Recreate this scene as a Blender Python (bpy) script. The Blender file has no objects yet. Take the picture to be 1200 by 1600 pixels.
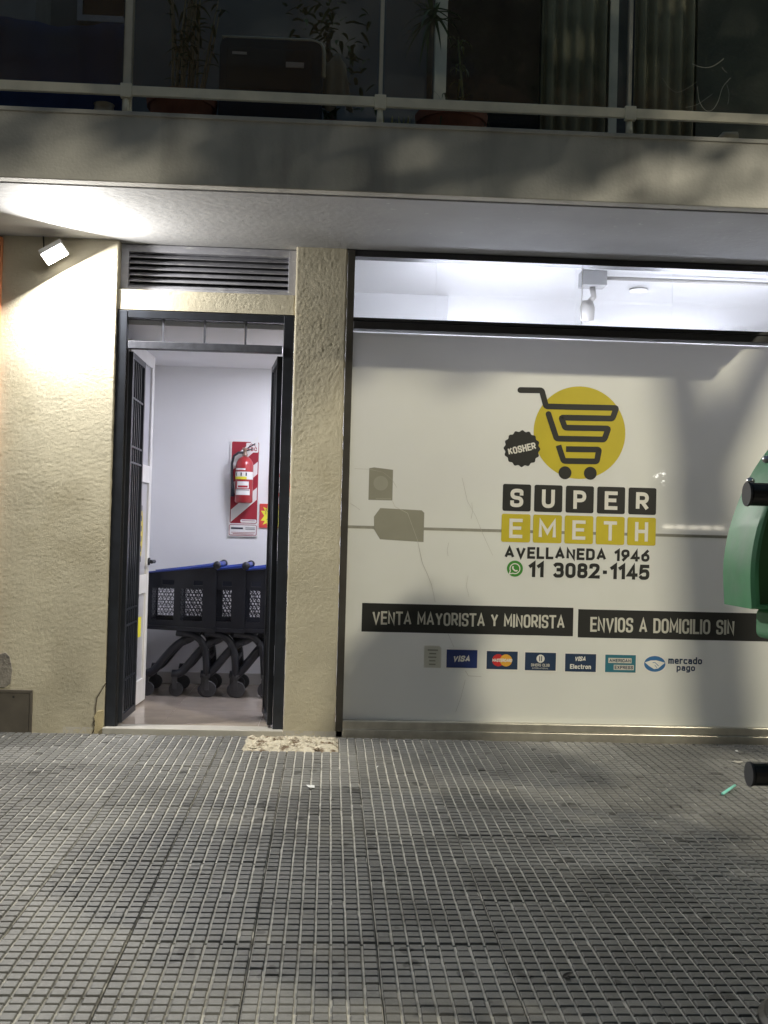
import bpy, bmesh, math, random
from mathutils import Vector, Matrix, noise
random.seed(7)
R = math.radians
sc = bpy.context.scene
C = sc.collection

# ------------------------------------------------------------------ camera
CF, CYAW, CPIT, CROLL = 1717.0, .0482, .0209, .0264      # focal length (px of 1200 wide), angles
CAM = Vector((0, -6.83, 1.25))
_w = Vector((math.sin(CYAW)*math.cos(CPIT), math.cos(CYAW)*math.cos(CPIT), math.sin(CPIT)))
_r0 = Vector((math.cos(CYAW), -math.sin(CYAW), 0)); _u0 = _r0.cross(_w)
_r = math.cos(CROLL)*_r0 + math.sin(CROLL)*_u0
_u = -math.sin(CROLL)*_r0 + math.cos(CROLL)*_u0
cd = bpy.data.cameras.new('camera'); cam = bpy.data.objects.new('camera', cd); C.objects.link(cam)
cd.sensor_fit = 'HORIZONTAL'; cd.sensor_width = 36; cd.lens = CF/1200*36
cd.clip_start = .05; cd.clip_end = 500
cam.matrix_world = Matrix(((_r.x, _u.x, -_w.x, CAM.x), (_r.y, _u.y, -_w.y, CAM.y), (_r.z, _u.z, -_w.z, CAM.z), (0, 0, 0, 1)))
sc.camera = cam

# ------------------------------------------------------------------ night sky, exposure
wd = bpy.data.worlds.new('World'); sc.world = wd; wd.use_nodes = True
nt = wd.node_tree; bg = nt.nodes['Background']
sky = nt.nodes.new('ShaderNodeTexSky'); sky.sky_type = 'NISHITA'; sky.sun_disc = False
sky.sun_elevation = R(6.0); sky.sun_rotation = R(-15)
nt.links.new(sky.outputs[0], bg.inputs[0]); bg.inputs[1].default_value = .15
sc.view_settings.view_transform = 'Standard'; sc.view_settings.look = 'None'
sc.view_settings.exposure = 0; sc.view_settings.gamma = 1
sc.cycles.use_denoising = True
sc.cycles.max_bounces = 8; sc.cycles.diffuse_bounces = 4; sc.cycles.sample_clamp_indirect = 4
# lamps of the place (their light is made in their builders below)
LAMP_POS = Vector((7.2, -8.6, 7.5)); LAMP_W = 5200; LAMP_COL = (1, .93, .74)
FLOOD_W = 125; FLOOD_COL = (1, .98, .93)
TUBE_E = 64; PANEL_E = 62; IN_COL = (.86, .87, 1)

# ------------------------------------------------------------------ helpers
def at(px, py, y=0.0):
    """point on the vertical plane Y=y behind pixel px,py of the 1200x1600 photograph -> X, Z"""
    d = _w*CF + _r*(px-600) - _u*(py-800)
    t = (y-CAM.y)/d.y
    return CAM.x+d.x*t, CAM.z+d.z*t
SLOPE = .0215
def ground(x, y): return SLOPE*y

def thing(name, label, cat, loc=(0, 0, 0), rz=0, group=None):
    o = bpy.data.objects.new(name, None); C.objects.link(o); o.empty_display_size = .1
    o.location = loc; o.rotation_euler = (0, 0, rz)
    o['label'] = label; o['category'] = cat
    if group: o['group'] = group
    return o
def tag(o, label, cat, group=None):
    o['label'] = label; o['category'] = cat
    if group: o['group'] = group
    return o
def struct(o): o['kind'] = 'structure'; return o
def copy_tree(o, parent=None):
    c = o.copy(); C.objects.link(c); c.parent = parent
    for ch in list(o.children): copy_tree(ch, c)
    return c

class MB:
    def __init__(s): s.v = []; s.f = []; s.mi = []
    def add(s, vs, fs, mi=0):
        n = len(s.v); s.v += [tuple(p) for p in vs]
        for f in fs: s.f.append(tuple(i+n for i in f)); s.mi.append(mi)
        return s
    def box(s, x0, x1, y0, y1, z0, z1, mi=0):
        vs = [(x, y, z) for x in (x0, x1) for y in (y0, y1) for z in (z0, z1)]
        return s.add(vs, [(0, 1, 3, 2), (4, 6, 7, 5), (0, 4, 5, 1), (2, 3, 7, 6), (0, 2, 6, 4), (1, 5, 7, 3)], mi)
    def obox(s, c, ax, ay, az, mi=0):
        c = Vector(c); ax, ay, az = Vector(ax), Vector(ay), Vector(az)
        vs = [c+i*ax+j*ay+k*az for i in (-1, 1) for j in (-1, 1) for k in (-1, 1)]
        return s.add(vs, [(0, 1, 3, 2), (4, 6, 7, 5), (0, 4, 5, 1), (2, 3, 7, 6), (0, 2, 6, 4), (1, 5, 7, 3)], mi)
    def tube(s, pts, r, n=10, mi=0, cap=True):
        pts = [Vector(p) for p in pts]; rs = r if isinstance(r, (list, tuple)) else [r]*len(pts)
        ref = None; rings = []
        for i, p in enumerate(pts):
            d = (pts[min(i+1, len(pts)-1)]-pts[max(i-1, 0)]).normalized()
            if ref is None: ref = Vector((0, 0, 1)) if abs(d.z) < .9 else Vector((1, 0, 0))
            a = ref-d*ref.dot(d); a.normalize(); b = d.cross(a); ref = a
            rings.append([p+rs[i]*(math.cos(2*math.pi*k/n)*a+math.sin(2*math.pi*k/n)*b) for k in range(n)])
        vs = [q for ring in rings for q in ring]; fs = []
        for i in range(len(pts)-1):
            for k in range(n): fs.append((i*n+k, i*n+(k+1) % n, (i+1)*n+(k+1) % n, (i+1)*n+k))
        if cap: fs.append(tuple(range(n))[::-1]); fs.append(tuple((len(pts)-1)*n+k for k in range(n)))
        return s.add(vs, fs, mi)
    def lathe(s, prof, c=(0, 0, 0), n=24, axis='z', mi=0):
        vs = []; fs = []; c = Vector(c)
        for r, h in prof:
            for k in range(n):
                a = 2*math.pi*k/n; p = (r*math.cos(a), r*math.sin(a), h)
                if axis == 'y': p = (p[0], p[2], p[1])
                if axis == 'x': p = (p[2], p[0], p[1])
                vs.append(c+Vector(p))
        m = len(prof)
        for i in range(m-1):
            for k in range(n): fs.append((i*n+k, i*n+(k+1) % n, (i+1)*n+(k+1) % n, (i+1)*n+k))
        if prof[0][0] > 1e-4: fs.append(tuple(range(n))[::-1])
        if prof[-1][0] > 1e-4: fs.append(tuple((m-1)*n+k for k in range(n)))
        return s.add(vs, fs, mi)
    def prism(s, poly, y0, y1, mi=0):
        n = len(poly); vs = [(x, y0, z) for x, z in poly]+[(x, y1, z) for x, z in poly]
        fs = [tuple(range(n)), tuple(range(2*n-1, n-1, -1))]+[(i, n+i, n+(i+1) % n, (i+1) % n) for i in range(n)]
        return s.add(vs, fs, mi)
    def face(s, poly, y, mi=0):
        return s.add([(x, y, z) for x, z in poly], [tuple(range(len(poly)))], mi)
    def ribbon(s, pts, th, y, closed=False, mi=0, thick=0.0):
        pts = [Vector((p[0], p[1])) for p in pts]
        q = [pts[0]]
        for p in pts[1:]:
            if (p-q[-1]).length > 1e-6: q.append(p)
        pts = q; n = len(pts)
        if n < 2: return s
        L = []; Rr = []
        for i in range(n):
            a = pts[i-1] if (i > 0 or closed) else None
            b = pts[(i+1) % n] if (i < n-1 or closed) else None
            d1 = (pts[i]-a).normalized() if a is not None else None
            d2 = (b-pts[i]).normalized() if b is not None else None
            if d1 is None: d1 = d2
            if d2 is None: d2 = d1
            n1 = Vector((-d1.y, d1.x)); n2 = Vector((-d2.y, d2.x))
            m = n1+n2
            m = m.normalized() if m.length > 1e-6 else n1
            k = min(1/max(m.dot(n1), .3), 2.2)
            L.append(pts[i]+m*th/2*k); Rr.append(pts[i]-m*th/2*k)
        fs = []; m = n if closed else n-1
        for i in range(m): j = (i+1) % n; fs.append((i, n+i, n+j, j))
        for c, (i, i2, j2, j) in enumerate(fs):     # each length of stroke a hair in front of the last, so folds never share a plane
            yy = y-c*8e-6; s.add([(L[i].x, yy, L[i].y), (Rr[i].x, yy, Rr[i].y), (Rr[j].x, yy, Rr[j].y), (L[j].x, yy, L[j].y)], [(0, 1, 2, 3)], mi)
        return s
    def build(s, name, mats, parent=None, local=False, smooth=False, bevel=0, seg=2):
        me = bpy.data.meshes.new(name)
        off = Vector((0, 0, 0))
        if parent is not None and not local:
            off = Vector(parent.location)
            if parent.parent is not None: off = off+Vector(parent.parent.location)
        me.from_pydata([tuple(Vector(p)-off) for p in s.v], [], s.f)
        if not isinstance(mats, (list, tuple)): mats = [mats]
        for m in mats: me.materials.append(m)
        if len(mats) > 1: me.polygons.foreach_set('material_index', s.mi)
        if smooth: me.polygons.foreach_set('use_smooth', [True]*len(me.polygons))
        me.update()
        o = bpy.data.objects.new(name, me); C.objects.link(o)
        if parent is not None: o.parent = parent
        if bevel:
            b = o.modifiers.new('bevel', 'BEVEL'); b.width = bevel; b.segments = seg; b.limit_method = 'ANGLE'
        return o

def mat(name, col, rough=.6, metal=0, var=.12, vscale=6, bump=0, bscale=60, coat=0, spec=.5, emit=None, es=0, detail=4, trans=0, rvar=0):
    m = bpy.data.materials.new(name); m.use_nodes = True; t = m.node_tree; b = t.nodes['Principled BSDF']
    b.inputs['Roughness'].default_value = rough; b.inputs['Metallic'].default_value = metal
    b.inputs['Specular IOR Level'].default_value = spec
    b.inputs['Coat Weight'].default_value = coat; b.inputs['Coat Roughness'].default_value = .03
    if trans: b.inputs['Transmission Weight'].default_value = trans
    g = t.nodes.new('ShaderNodeNewGeometry')
    if var:
        n = t.nodes.new('ShaderNodeTexNoise'); n.inputs['Scale'].default_value = vscale; n.inputs['Detail'].default_value = detail
        t.links.new(g.outputs['Position'], n.inputs['Vector'])
        r = t.nodes.new('ShaderNodeValToRGB'); e = r.color_ramp.elements
        e[0].position = .3; e[1].position = .7
        e[0].color = [c*(1-var) for c in col]+[1]; e[1].color = [min(1, c*(1+var)) for c in col]+[1]
        t.links.new(n.outputs['Fac'], r.inputs['Fac']); t.links.new(r.outputs['Color'], b.inputs['Base Color'])
        if rvar:
            mr = t.nodes.new('ShaderNodeMapRange'); mr.inputs['To Min'].default_value = max(.02, rough-rvar); mr.inputs['To Max'].default_value = min(1, rough+rvar)
            t.links.new(n.outputs['Fac'], mr.inputs['Value']); t.links.new(mr.outputs['Result'], b.inputs['Roughness'])
    else: b.inputs['Base Color'].default_value = (*col, 1)
    if bump:
        n2 = t.nodes.new('ShaderNodeTexNoise'); n2.inputs['Scale'].default_value = bscale; n2.inputs['Detail'].default_value = 6
        t.links.new(g.outputs['Position'], n2.inputs['Vector'])
        bp = t.nodes.new('ShaderNodeBump'); bp.inputs['Strength'].default_value = bump; bp.inputs['Distance'].default_value = .01
        t.links.new(n2.outputs['Fac'], bp.inputs['Height']); t.links.new(bp.outputs['Normal'], b.inputs['Normal'])
    if emit: b.inputs['Emission Color'].default_value = (*emit, 1); b.inputs['Emission Strength'].default_value = es
    return m
def mixnoise(m, col, scale, lo, hi, detail=5, stretch=(1, 1, 1), fac=1.0):
    """lay a second colour over a material's base colour where a noise is high (stains, dust)"""
    t = m.node_tree; b = t.nodes['Principled BSDF']
    g = t.nodes.new('ShaderNodeNewGeometry'); mp = t.nodes.new('ShaderNodeMapping'); mp.inputs['Scale'].default_value = stretch
    n = t.nodes.new('ShaderNodeTexNoise'); n.inputs['Scale'].default_value = scale; n.inputs['Detail'].default_value = detail
    t.links.new(g.outputs['Position'], mp.inputs[0]); t.links.new(mp.outputs[0], n.inputs['Vector'])
    mr = t.nodes.new('ShaderNodeMapRange'); mr.inputs['From Min'].default_value = lo; mr.inputs['From Max'].default_value = hi; mr.inputs['To Max'].default_value = fac
    t.links.new(n.outputs['Fac'], mr.inputs['Value'])
    mx = t.nodes.new('ShaderNodeMix'); mx.data_type = 'RGBA'
    old = b.inputs['Base Color'].links[0].from_socket if b.inputs['Base Color'].links else None
    if old: t.links.new(old, mx.inputs[6])
    else: mx.inputs[6].default_value = b.inputs['Base Color'].default_value
    mx.inputs[7].default_value = (*col, 1); t.links.new(mr.outputs[0], mx.inputs[0])
    t.links.new(mx.outputs[2], b.inputs['Base Color'])
    return m

M = {}
M['stucco'] = mixnoise(mixnoise(mat('stucco', (.53, .485, .37), .85, var=.10, vscale=3, bump=.55, bscale=330, detail=8, spec=.15), (.38, .33, .22), 2.2, .52, .75, fac=.55), (.62, .56, .40), 9, .6, .8, fac=.4); mixnoise(M['stucco'], (.27, .235, .17), 1.7, .58, .72, detail=9, fac=.28)
M['fascia'] = mixnoise(mixnoise(mat('fascia_plaster', (.45, .435, .40), .9, var=.18, vscale=2.5, bump=.25, bscale=60), (.27, .26, .24), 3, .5, .72, stretch=(1.6, 1, .35), fac=.8), (.4, .38, .33), 14, .66, .8, fac=.35)
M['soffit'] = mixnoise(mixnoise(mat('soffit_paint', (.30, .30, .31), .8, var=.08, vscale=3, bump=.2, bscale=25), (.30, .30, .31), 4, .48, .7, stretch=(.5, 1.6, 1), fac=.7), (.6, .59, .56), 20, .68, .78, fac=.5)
M['navy'] = mat('navy_steel_paint', (.013, .016, .023), .4, var=.3, vscale=12, bump=.05, bscale=90, spec=.6)
M['navy2'] = mat('greyed_navy_paint', (.075, .078, .095), .45, var=.25, vscale=20)  # lighter, greyer navy for the transom bar and rods
M['bronze'] = mat('bronze_aluminium', (.085, .078, .066), .4, metal=.5, var=.15, vscale=8)
M['dark'] = mat('dark_frame_paint', (.02, .02, .022), .4, var=.2, vscale=10)
M['grey_paint'] = mixnoise(mat('louvre_grey_paint', (.27, .27, .30), .5, var=.15, vscale=10), (.5, .5, .5), 26, .6, .72, stretch=(.4, 1, 1.5), fac=.7)
M['alu'] = mat('aluminium', (.55, .52, .45), .35, metal=.8, var=.12, vscale=14, bump=.03, bscale=200)
M['white_alu'] = mat('white_aluminium', (.72, .71, .70), .35, var=.06, vscale=6)
M['black'] = mat('black_print', (.018, .018, .016), .45, var=.1, coat=.4)
M['yellow'] = mat('yellow_print', (.58, .47, .02), .5, var=.05, coat=.4)
M['white'] = mat('white_print', (.78, .76, .70), .5, var=.03, coat=.4)
M['greyprint'] = mat('grey_white_print', (.62, .60, .52), .5, var=.03, coat=.4)
M['green'] = mat('green_print', (.05, .26, .03), .5, var=.03, coat=.4)
M['blue'] = mat('blue_print', (.012, .03, .16), .5, var=.03, coat=.4)
M['dblue'] = mat('dark_blue_print', (.008, .03, .08), .5, var=.03, coat=.4)
M['teal'] = mat('teal_print', (.02, .16, .22), .5, var=.03, coat=.4)
M['mid_blue'] = mat('mid_blue_print', (.03, .14, .34), .5, var=.03, coat=.4)
M['mred'] = mat('red_print', (.55, .02, .02), .5, var=.03, coat=.4)
M['morange'] = mat('orange_print', (.72, .36, .03), .5, var=.03, coat=.4)
M['film'] = mixnoise(mat('white_vinyl_film', (.72, .72, .645), .45, var=.03, vscale=2, coat=.6, bump=.03, bscale=7), (.70, .69, .64), 1.6, .5, .75, fac=.5)
def translucent(m, f):
    t = m.node_tree; out = [q for q in t.nodes if q.type == 'OUTPUT_MATERIAL'][0]; b = t.nodes['Principled BSDF']
    tr = t.nodes.new('ShaderNodeBsdfTranslucent'); tr.inputs[0].default_value = (.85, .85, .86, 1); mx = t.nodes.new('ShaderNodeMixShader'); mx.inputs[0].default_value = f
    t.links.new(b.outputs[0], mx.inputs[1]); t.links.new(tr.outputs[0], mx.inputs[2]); t.links.new(mx.outputs[0], out.inputs[0])
translucent(M['film'], .06)
M['ghost'] = mat('faded_sticker', (.30, .29, .23), .6, var=.05, coat=.3)
M['ghost2'] = mat('faded_sticker_ring', (.36, .35, .29), .6, var=.05, coat=.3)
M['seam'] = mat('film_seam', (.30, .29, .24), .6, var=.1, vscale=20)
M['crack'] = mat('crack_line', (.46, .44, .37), .6, var=.2)
M['inwall'] = mat('interior_white_paint', (.78, .78, .80), .55, var=.03, vscale=2, bump=.03, bscale=20)
M['ceil'] = mat('ceiling_white_paint', (.82, .82, .84), .7, var=.02, vscale=2)
M['skirt'] = mat('skirting_grey', (.50, .48, .46), .3, var=.06)
M['porc'] = mat('porcelain_tile', (.40, .34, .285), .09, var=.14, vscale=5, spec=.6)
M['grout'] = mat('grout', (.5, .47, .42), .8, var=.1)
M['marble'] = mat('white_threshold', (.42, .40, .36), .35, var=.06, vscale=10)
M['red'] = mat('red_enamel', (.34, .022, .028), .3, var=.05, coat=.3)
M['darkred'] = mat('dark_red_print', (.30, .015, .03), .5, var=.04)
M['paper'] = mat('white_paper', (.75, .75, .74), .7, var=.04)
M['yel_paper'] = mat('yellow_paper', (.75, .70, .05), .7, var=.04)
M['ink'] = mat('ink', (.03, .03, .05), .6, var=.05)
M['blackplastic'] = mat('black_plastic', (.014, .016, .024), .42, var=.15, vscale=12)
M['bluplastic'] = mat('blue_plastic', (.025, .06, .34), .35, var=.08)
M['rubber'] = mat('grey_rubber', (.05, .05, .055), .7, var=.15)
M['steel'] = mat('steel', (.5, .5, .52), .3, metal=.9, var=.08)
M['brass'] = mat('valve_metal', (.35, .25, .2), .35, metal=.7, var=.1)
M['rail'] = mat('painted_rail', (.74, .69, .56), .5, var=.12, vscale=8, bump=.08, bscale=60)
M['navycloth'] = mat('navy_tarp', (.05, .085, .23), .85, var=.15, vscale=4, bump=.1, bscale=20)
M['terra'] = mat('terracotta', (.34, .14, .09), .85, var=.18, vscale=9, bump=.1)
M['curtain'] = mat('olive_curtain', (.26, .24, .16), .9, var=.25, vscale=5, bump=.1, bscale=70)
M['upwall'] = mat('upper_wall', (.12, .125, .13), .85, var=.15, vscale=3)
M['darkglass'] = mat('dark_door_glass', (.012, .014, .018), .1, var=.2, vscale=2, coat=.3)
M['leaf'] = mat('leaf', (.075, .12, .045), .55, var=.35, vscale=14)
M['leaf2'] = mat('pale_leaf', (.26, .28, .13), .55, var=.3, vscale=14)
M['cane'] = mat('dry_cane', (.34, .29, .19), .7, var=.25, vscale=16)
M['bark'] = mat('bark', (.10, .075, .05), .9, var=.3, vscale=14, bump=.8, bscale=30)
M['panelgrey'] = mat('meter_panel_paint', (.13, .115, .095), .45, metal=.3, var=.15, vscale=9)
M['orange'] = mat('orange_paint', (.60, .22, .09), .7, var=.06)
M['cement'] = mixnoise(mat('cement', (.24, .22, .19), .95, var=.2, vscale=30, bump=.6, bscale=80), (.12, .11, .1), 25, .5, .7)
M['rubble'] = mixnoise(mat('rubble', (.52, .47, .37), .95, var=.2, vscale=25, bump=.8, bscale=120), (.10, .06, .03), 14, .5, .62, fac=.9)
M['mortar'] = mat('mortar', (.20, .19, .17), .95, var=.15, vscale=20, bump=.4, bscale=150)
M['asphalt'] = mat('asphalt', (.05, .05, .052), .9, var=.2, vscale=9, bump=.5, bscale=200)
M['kerb'] = mat('kerb_concrete', (.28, .27, .25), .9, var=.15, vscale=7, bump=.3)
M['bingreen'] = mixnoise(mat('bin_green', (.085, .33, .15), .5, var=.1, vscale=9, bump=.05, bscale=40), (.17, .3, .21), 7, .45, .7, fac=.6)
M['bingreen2'] = mat('bin_front_green', (.010, .15, .018), .3, var=.12, vscale=6)
M['binblack'] = mat('bin_black', (.010, .010, .011), .38, var=.15, vscale=20)
M['housing'] = mat('lamp_housing', (.7, .7, .7), .4, var=.03)
M['farwall'] = mat('opposite_wall', (.07, .068, .07), .9, var=.15, vscale=1.5)
M['straw'] = mat('cyan_straw', (.25, .72, .62), .35, var=.02)
M['deadleaf'] = mat('dead_leaf', (.02, .017, .014), .8, var=.2, vscale=40)
def glassmat():
    m = bpy.data.materials.new('clear_glass'); m.use_nodes = True; t = m.node_tree
    for n in list(t.nodes):
        if n.type != 'OUTPUT_MATERIAL': t.nodes.remove(n)
    out = [n for n in t.nodes if n.type == 'OUTPUT_MATERIAL'][0]
    tr = t.nodes.new('ShaderNodeBsdfTransparent'); tr.inputs[0].default_value = (.93, .95, .95, 1)
    gl = t.nodes.new('ShaderNodeBsdfGlossy'); gl.inputs['Roughness'].default_value = .03
    fr = t.nodes.new('ShaderNodeFresnel'); fr.inputs[0].default_value = 1.5
    mx = t.nodes.new('ShaderNodeMixShader')
    t.links.new(fr.outputs[0], mx.inputs[0]); t.links.new(tr.outputs[0], mx.inputs[1]); t.links.new(gl.outputs[0], mx.inputs[2])
    t.links.new(mx.outputs[0], out.inputs[0]); return m
M['glass'] = glassmat()
def dirtyglass():
    m = glassmat(); m.name = 'dusty_glass'; t = m.node_tree
    out = [n for n in t.nodes if n.type == 'OUTPUT_MATERIAL'][0]; prev = out.inputs[0].links[0].from_socket
    g = t.nodes.new('ShaderNodeNewGeometry'); mp = t.nodes.new('ShaderNodeMapping'); mp.inputs['Scale'].default_value = (1, 1, .4)
    n = t.nodes.new('ShaderNodeTexNoise'); n.inputs['Scale'].default_value = 5; n.inputs['Detail'].default_value = 8
    t.links.new(g.outputs['Position'], mp.inputs[0]); t.links.new(mp.outputs[0], n.inputs['Vector'])
    mr = t.nodes.new('ShaderNodeMapRange'); mr.inputs['From Min'].default_value = .35; mr.inputs['From Max'].default_value = .8; mr.inputs['To Min'].default_value = .005; mr.inputs['To Max'].default_value = .07
    t.links.new(n.outputs['Fac'], mr.inputs['Value'])
    df = t.nodes.new('ShaderNodeBsdfDiffuse'); df.inputs[0].default_value = (.38, .35, .27, 1)
    mx = t.nodes.new('ShaderNodeMixShader'); t.links.new(mr.outputs[0], mx.inputs[0]); t.links.new(prev, mx.inputs[1]); t.links.new(df.outputs[0], mx.inputs[2])
    t.links.new(mx.outputs[0], out.inputs[0]); return m
M['dglass'] = dirtyglass()
def emis(name, col, s):
    m = bpy.data.materials.new(name); m.use_nodes = True; t = m.node_tree
    b = t.nodes['Principled BSDF']; b.inputs['Base Color'].default_value = (.8, .8, .8, 1)
    b.inputs['Emission Color'].default_value = (*col, 1); b.inputs['Emission Strength'].default_value = s; return m
M['tube'] = emis('lit_tube', IN_COL, TUBE_E); M['panel'] = emis('lit_ceiling_panel', IN_COL, PANEL_E)
M['floodglass'] = emis('lit_flood_glass', FLOOD_COL, 60); M['lampglass'] = emis('lit_street_lens', LAMP_COL, 20); M['farlamp'] = emis('lit_far_lamp', (1, .98, .9), 60)

def tilemat():
    m = mat('sidewalk_tile', (.140, .139, .133), .5, var=.16, vscale=55, bump=.25, bscale=260, detail=6)
    mixnoise(m, (.23, .225, .21), 1.1, .48, .68, fac=.8); mixnoise(m, (.08, .078, .074), 4, .55, .75, fac=.45); mixnoise(m, (.035, .034, .032), 9, .69, .72, detail=1, fac=.8); mixnoise(m, (.33, .32, .29), 38, .7, .76, fac=.6)
    t = m.node_tree; b = t.nodes['Principled BSDF']
    oi = t.nodes.new('ShaderNodeObjectInfo'); mr = t.nodes.new('ShaderNodeMapRange'); mr.inputs['To Min'].default_value = .74; mr.inputs['To Max'].default_value = 1.18
    t.links.new(oi.outputs['Random'], mr.inputs['Value'])
    hs = t.nodes.new('ShaderNodeHueSaturation'); old = b.inputs['Base Color'].links[0].from_socket
    t.links.new(old, hs.inputs['Color']); t.links.new(mr.outputs[0], hs.inputs['Value']); t.links.new(hs.outputs[0], b.inputs['Base Color'])
    return m
M['tile'] = tilemat()
M['groove'] = mixnoise(mat('groove_dust', (.52, .50, .45), .95, var=.15, vscale=30), (.16, .15, .13), 4, .5, .72, fac=.8)

# ------------------------------------------------------------------ stroke lettering
def rp(pts, closed=False, k=5):
    """polyline with rounded corners: points (x, y) or (x, y, radius)"""
    out = []; n = len(pts)
    for i, p in enumerate(pts):
        r = p[2] if len(p) > 2 else 0
        if r == 0 or (not closed and i in (0, n-1)): out.append((p[0], p[1])); continue
        P = Vector(p[:2]); A = Vector(pts[i-1][:2]); B = Vector(pts[(i+1) % n][:2])
        a = P+(A-P).normalized()*min(r, (A-P).length*.5); b = P+(B-P).normalized()*min(r, (B-P).length*.5)
        for j in range(k+1):
            t = j/k; q = a*(1-t)**2+P*2*t*(1-t)+b*t*t; out.append((q.x, q.y))
    return out
r = .3
GL = {
 'A': (.62, [[(0, 0), (.31, 1), (.62, 0)], [(.1, .3), (.52, .3)]]),
 'B': (.5, [[(0, 0), (0, 1), (.45, 1, r), (.45, .53, r), (0, .53)], [(.1, .53), (.5, .53, r), (.5, 0, r), (0, 0)]]),
 'C': (.5, [[(.5, .7), (.5, 1, r), (0, 1, r), (0, 0, r), (.5, 0, r), (.5, .3)]]),
 'D': (.52, [[(0, 0), (0, 1), (.52, 1, r), (.52, 0, r), (0, 0), (0, .1)]]),
 'E': (.44, [[(.44, 1), (0, 1), (0, 0), (.44, 0)], [(0, .52), (.38, .52)]]),
 'F': (.44, [[(.44, 1), (0, 1), (0, 0)], [(0, .5), (.38, .5)]]),
 'H': (.5, [[(0, 0), (0, 1)], [(.5, 0), (.5, 1)], [(0, .52), (.5, .52)]]),
 'I': (.0, [[(0, 0), (0, 1)]]),
 'K': (.5, [[(0, 0), (0, 1)], [(.5, 1), (.02, .42)], [(.18, .6), (.52, 0)]]),
 'L': (.42, [[(0, 1), (0, 0), (.42, 0)]]),
 'M': (.66, [[(0, 0), (0, 1), (.33, .3), (.66, 1), (.66, 0)]]),
 'N': (.52, [[(0, 0), (0, 1), (.52, 0), (.52, 1)]]),
 'O': (.52, [[(0, .5), (0, 1, r), (.52, 1, r), (.52, 0, r), (0, 0, r), (0, .52)]]),
 'P': (.5, [[(0, 0), (0, 1), (.5, 1, r), (.5, .45, r), (0, .45)]]),
 'R': (.5, [[(0, 0), (0, 1), (.5, 1, r), (.5, .47, r), (0, .47)], [(.24, .47), (.52, 0)]]),
 'S': (.5, [[(.5, .8), (.5, 1, r), (0, 1, r), (0, .54, .22), (.5, .48, .22), (.5, 0, r), (0, 0, r), (0, .2)]]),
 'T': (.52, [[(0, 1), (.52, 1)], [(.26, 1), (.26, 0)]]),
 'U': (.52, [[(0, 1), (0, 0, r), (.52, 0, r), (.52, 1)]]),
 'V': (.6, [[(0, 1), (.3, 0), (.6, 1)]]),
 'X': (.56, [[(0, 0), (.56, 1)], [(0, 1), (.56, 0)]]),
 'Y': (.58, [[(0, 1), (.29, .45), (.58, 1)], [(.29, .45), (.29, 0)]]),
 '0': (.48, [[(0, .5), (0, 1, r), (.48, 1, r), (.48, 0, r), (0, 0, r), (0, .52)]]),
 '1': (.22, [[(0, .8), (.22, 1), (.22, 0)]]),
 '2': (.48, [[(0, .84), (0, 1, r), (.48, 1, r), (.48, .6, .2), (0, 0), (.5, 0)]]),
 '3': (.46, [[(0, .93), (.06, 1, .1), (.46, 1, r), (.46, .53, r), (.2, .53)], [(.22, .53), (.48, .53, r), (.48, 0, r), (.05, 0, .1), (0, .07)]]),
 '4': (.52, [[(.52, .24), (0, .24), (.36, 1), (.36, 0)]]),
 '5': (.48, [[(.46, 1), (.04, 1), (.0, .5), (.1, .6, .1), (.48, .62, r), (.48, 0, r), (.05, 0, .1), (0, .07)]]),
 '6': (.48, [[(.4, 1), (0, .45, .2), (0, 0, r), (.48, 0, r), (.48, .6, r), (0, .58, .2), (0, .4)]]),
 '8': (.48, [[(.02, .76), (.02, 1, r), (.46, 1, r), (.46, .53, r), (.02, .53, r), (.02, .78)], [(0, .26), (0, .53, r), (.48, .53, r), (.48, 0, r), (0, 0, r), (0, .28)]]),
 '9': (.48, [[(.08, 0), (.48, .55, .2), (.48, 1, r), (0, 1, r), (0, .4, r), (.48, .42, .2), (.48, .6)]]),
 '-': (.28, [[(0, .42), (.28, .42)]]),
 ' ': (.22, []),
 'a': (.4, [[(.04, .62), (.4, .66, .2), (.4, 0)], [(.4, .36), (0, .38, .18), (0, 0, .2), (.4, 0)]]),
 'c': (.38, [[(.38, .62), (.0, .66, .2), (0, 0, .2), (.38, 0)]]),
 'd': (.42, [[(.42, 1), (.42, 0), (0, 0, .2), (0, .66, .2), (.42, .66)]]),
 'e': (.42, [[(0, .32), (.42, .32), (.42, .66, .2), (0, .66, .2), (0, 0, .2), (.4, 0)]]),
 'g': (.42, [[(.42, 0), (0, 0, .2), (0, .66, .2), (.42, .66), (.42, -.3, .2), (.04, -.3)]]),
 'l': (.0, [[(0, 1), (0, 0)]]),
 'm': (.62, [[(0, 0), (0, .66), (.31, .66, .15), (.31, 0)], [(.31, .5), (.31, .66, .1), (.62, .66, .15), (.62, 0)]]),
 'n': (.4, [[(0, 0), (0, .66), (.4, .66, .2), (.4, 0)]]),
 'o': (.42, [[(0, .33), (0, .66, .2), (.42, .66, .2), (.42, 0, .2), (0, 0, .2), (0, .34)]]),
 'p': (.42, [[(0, -.3), (0, .66), (.42, .66, .2), (.42, 0, .2), (0, 0)]]),
 'r': (.26, [[(0, 0), (0, .66)], [(0, .5), (.04, .66, .1), (.26, .66)]]),
 't': (.26, [[(.1, .95), (.1, 0, .1), (.26, 0)], [(0, .66), (.26, .66)]]),
}
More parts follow.
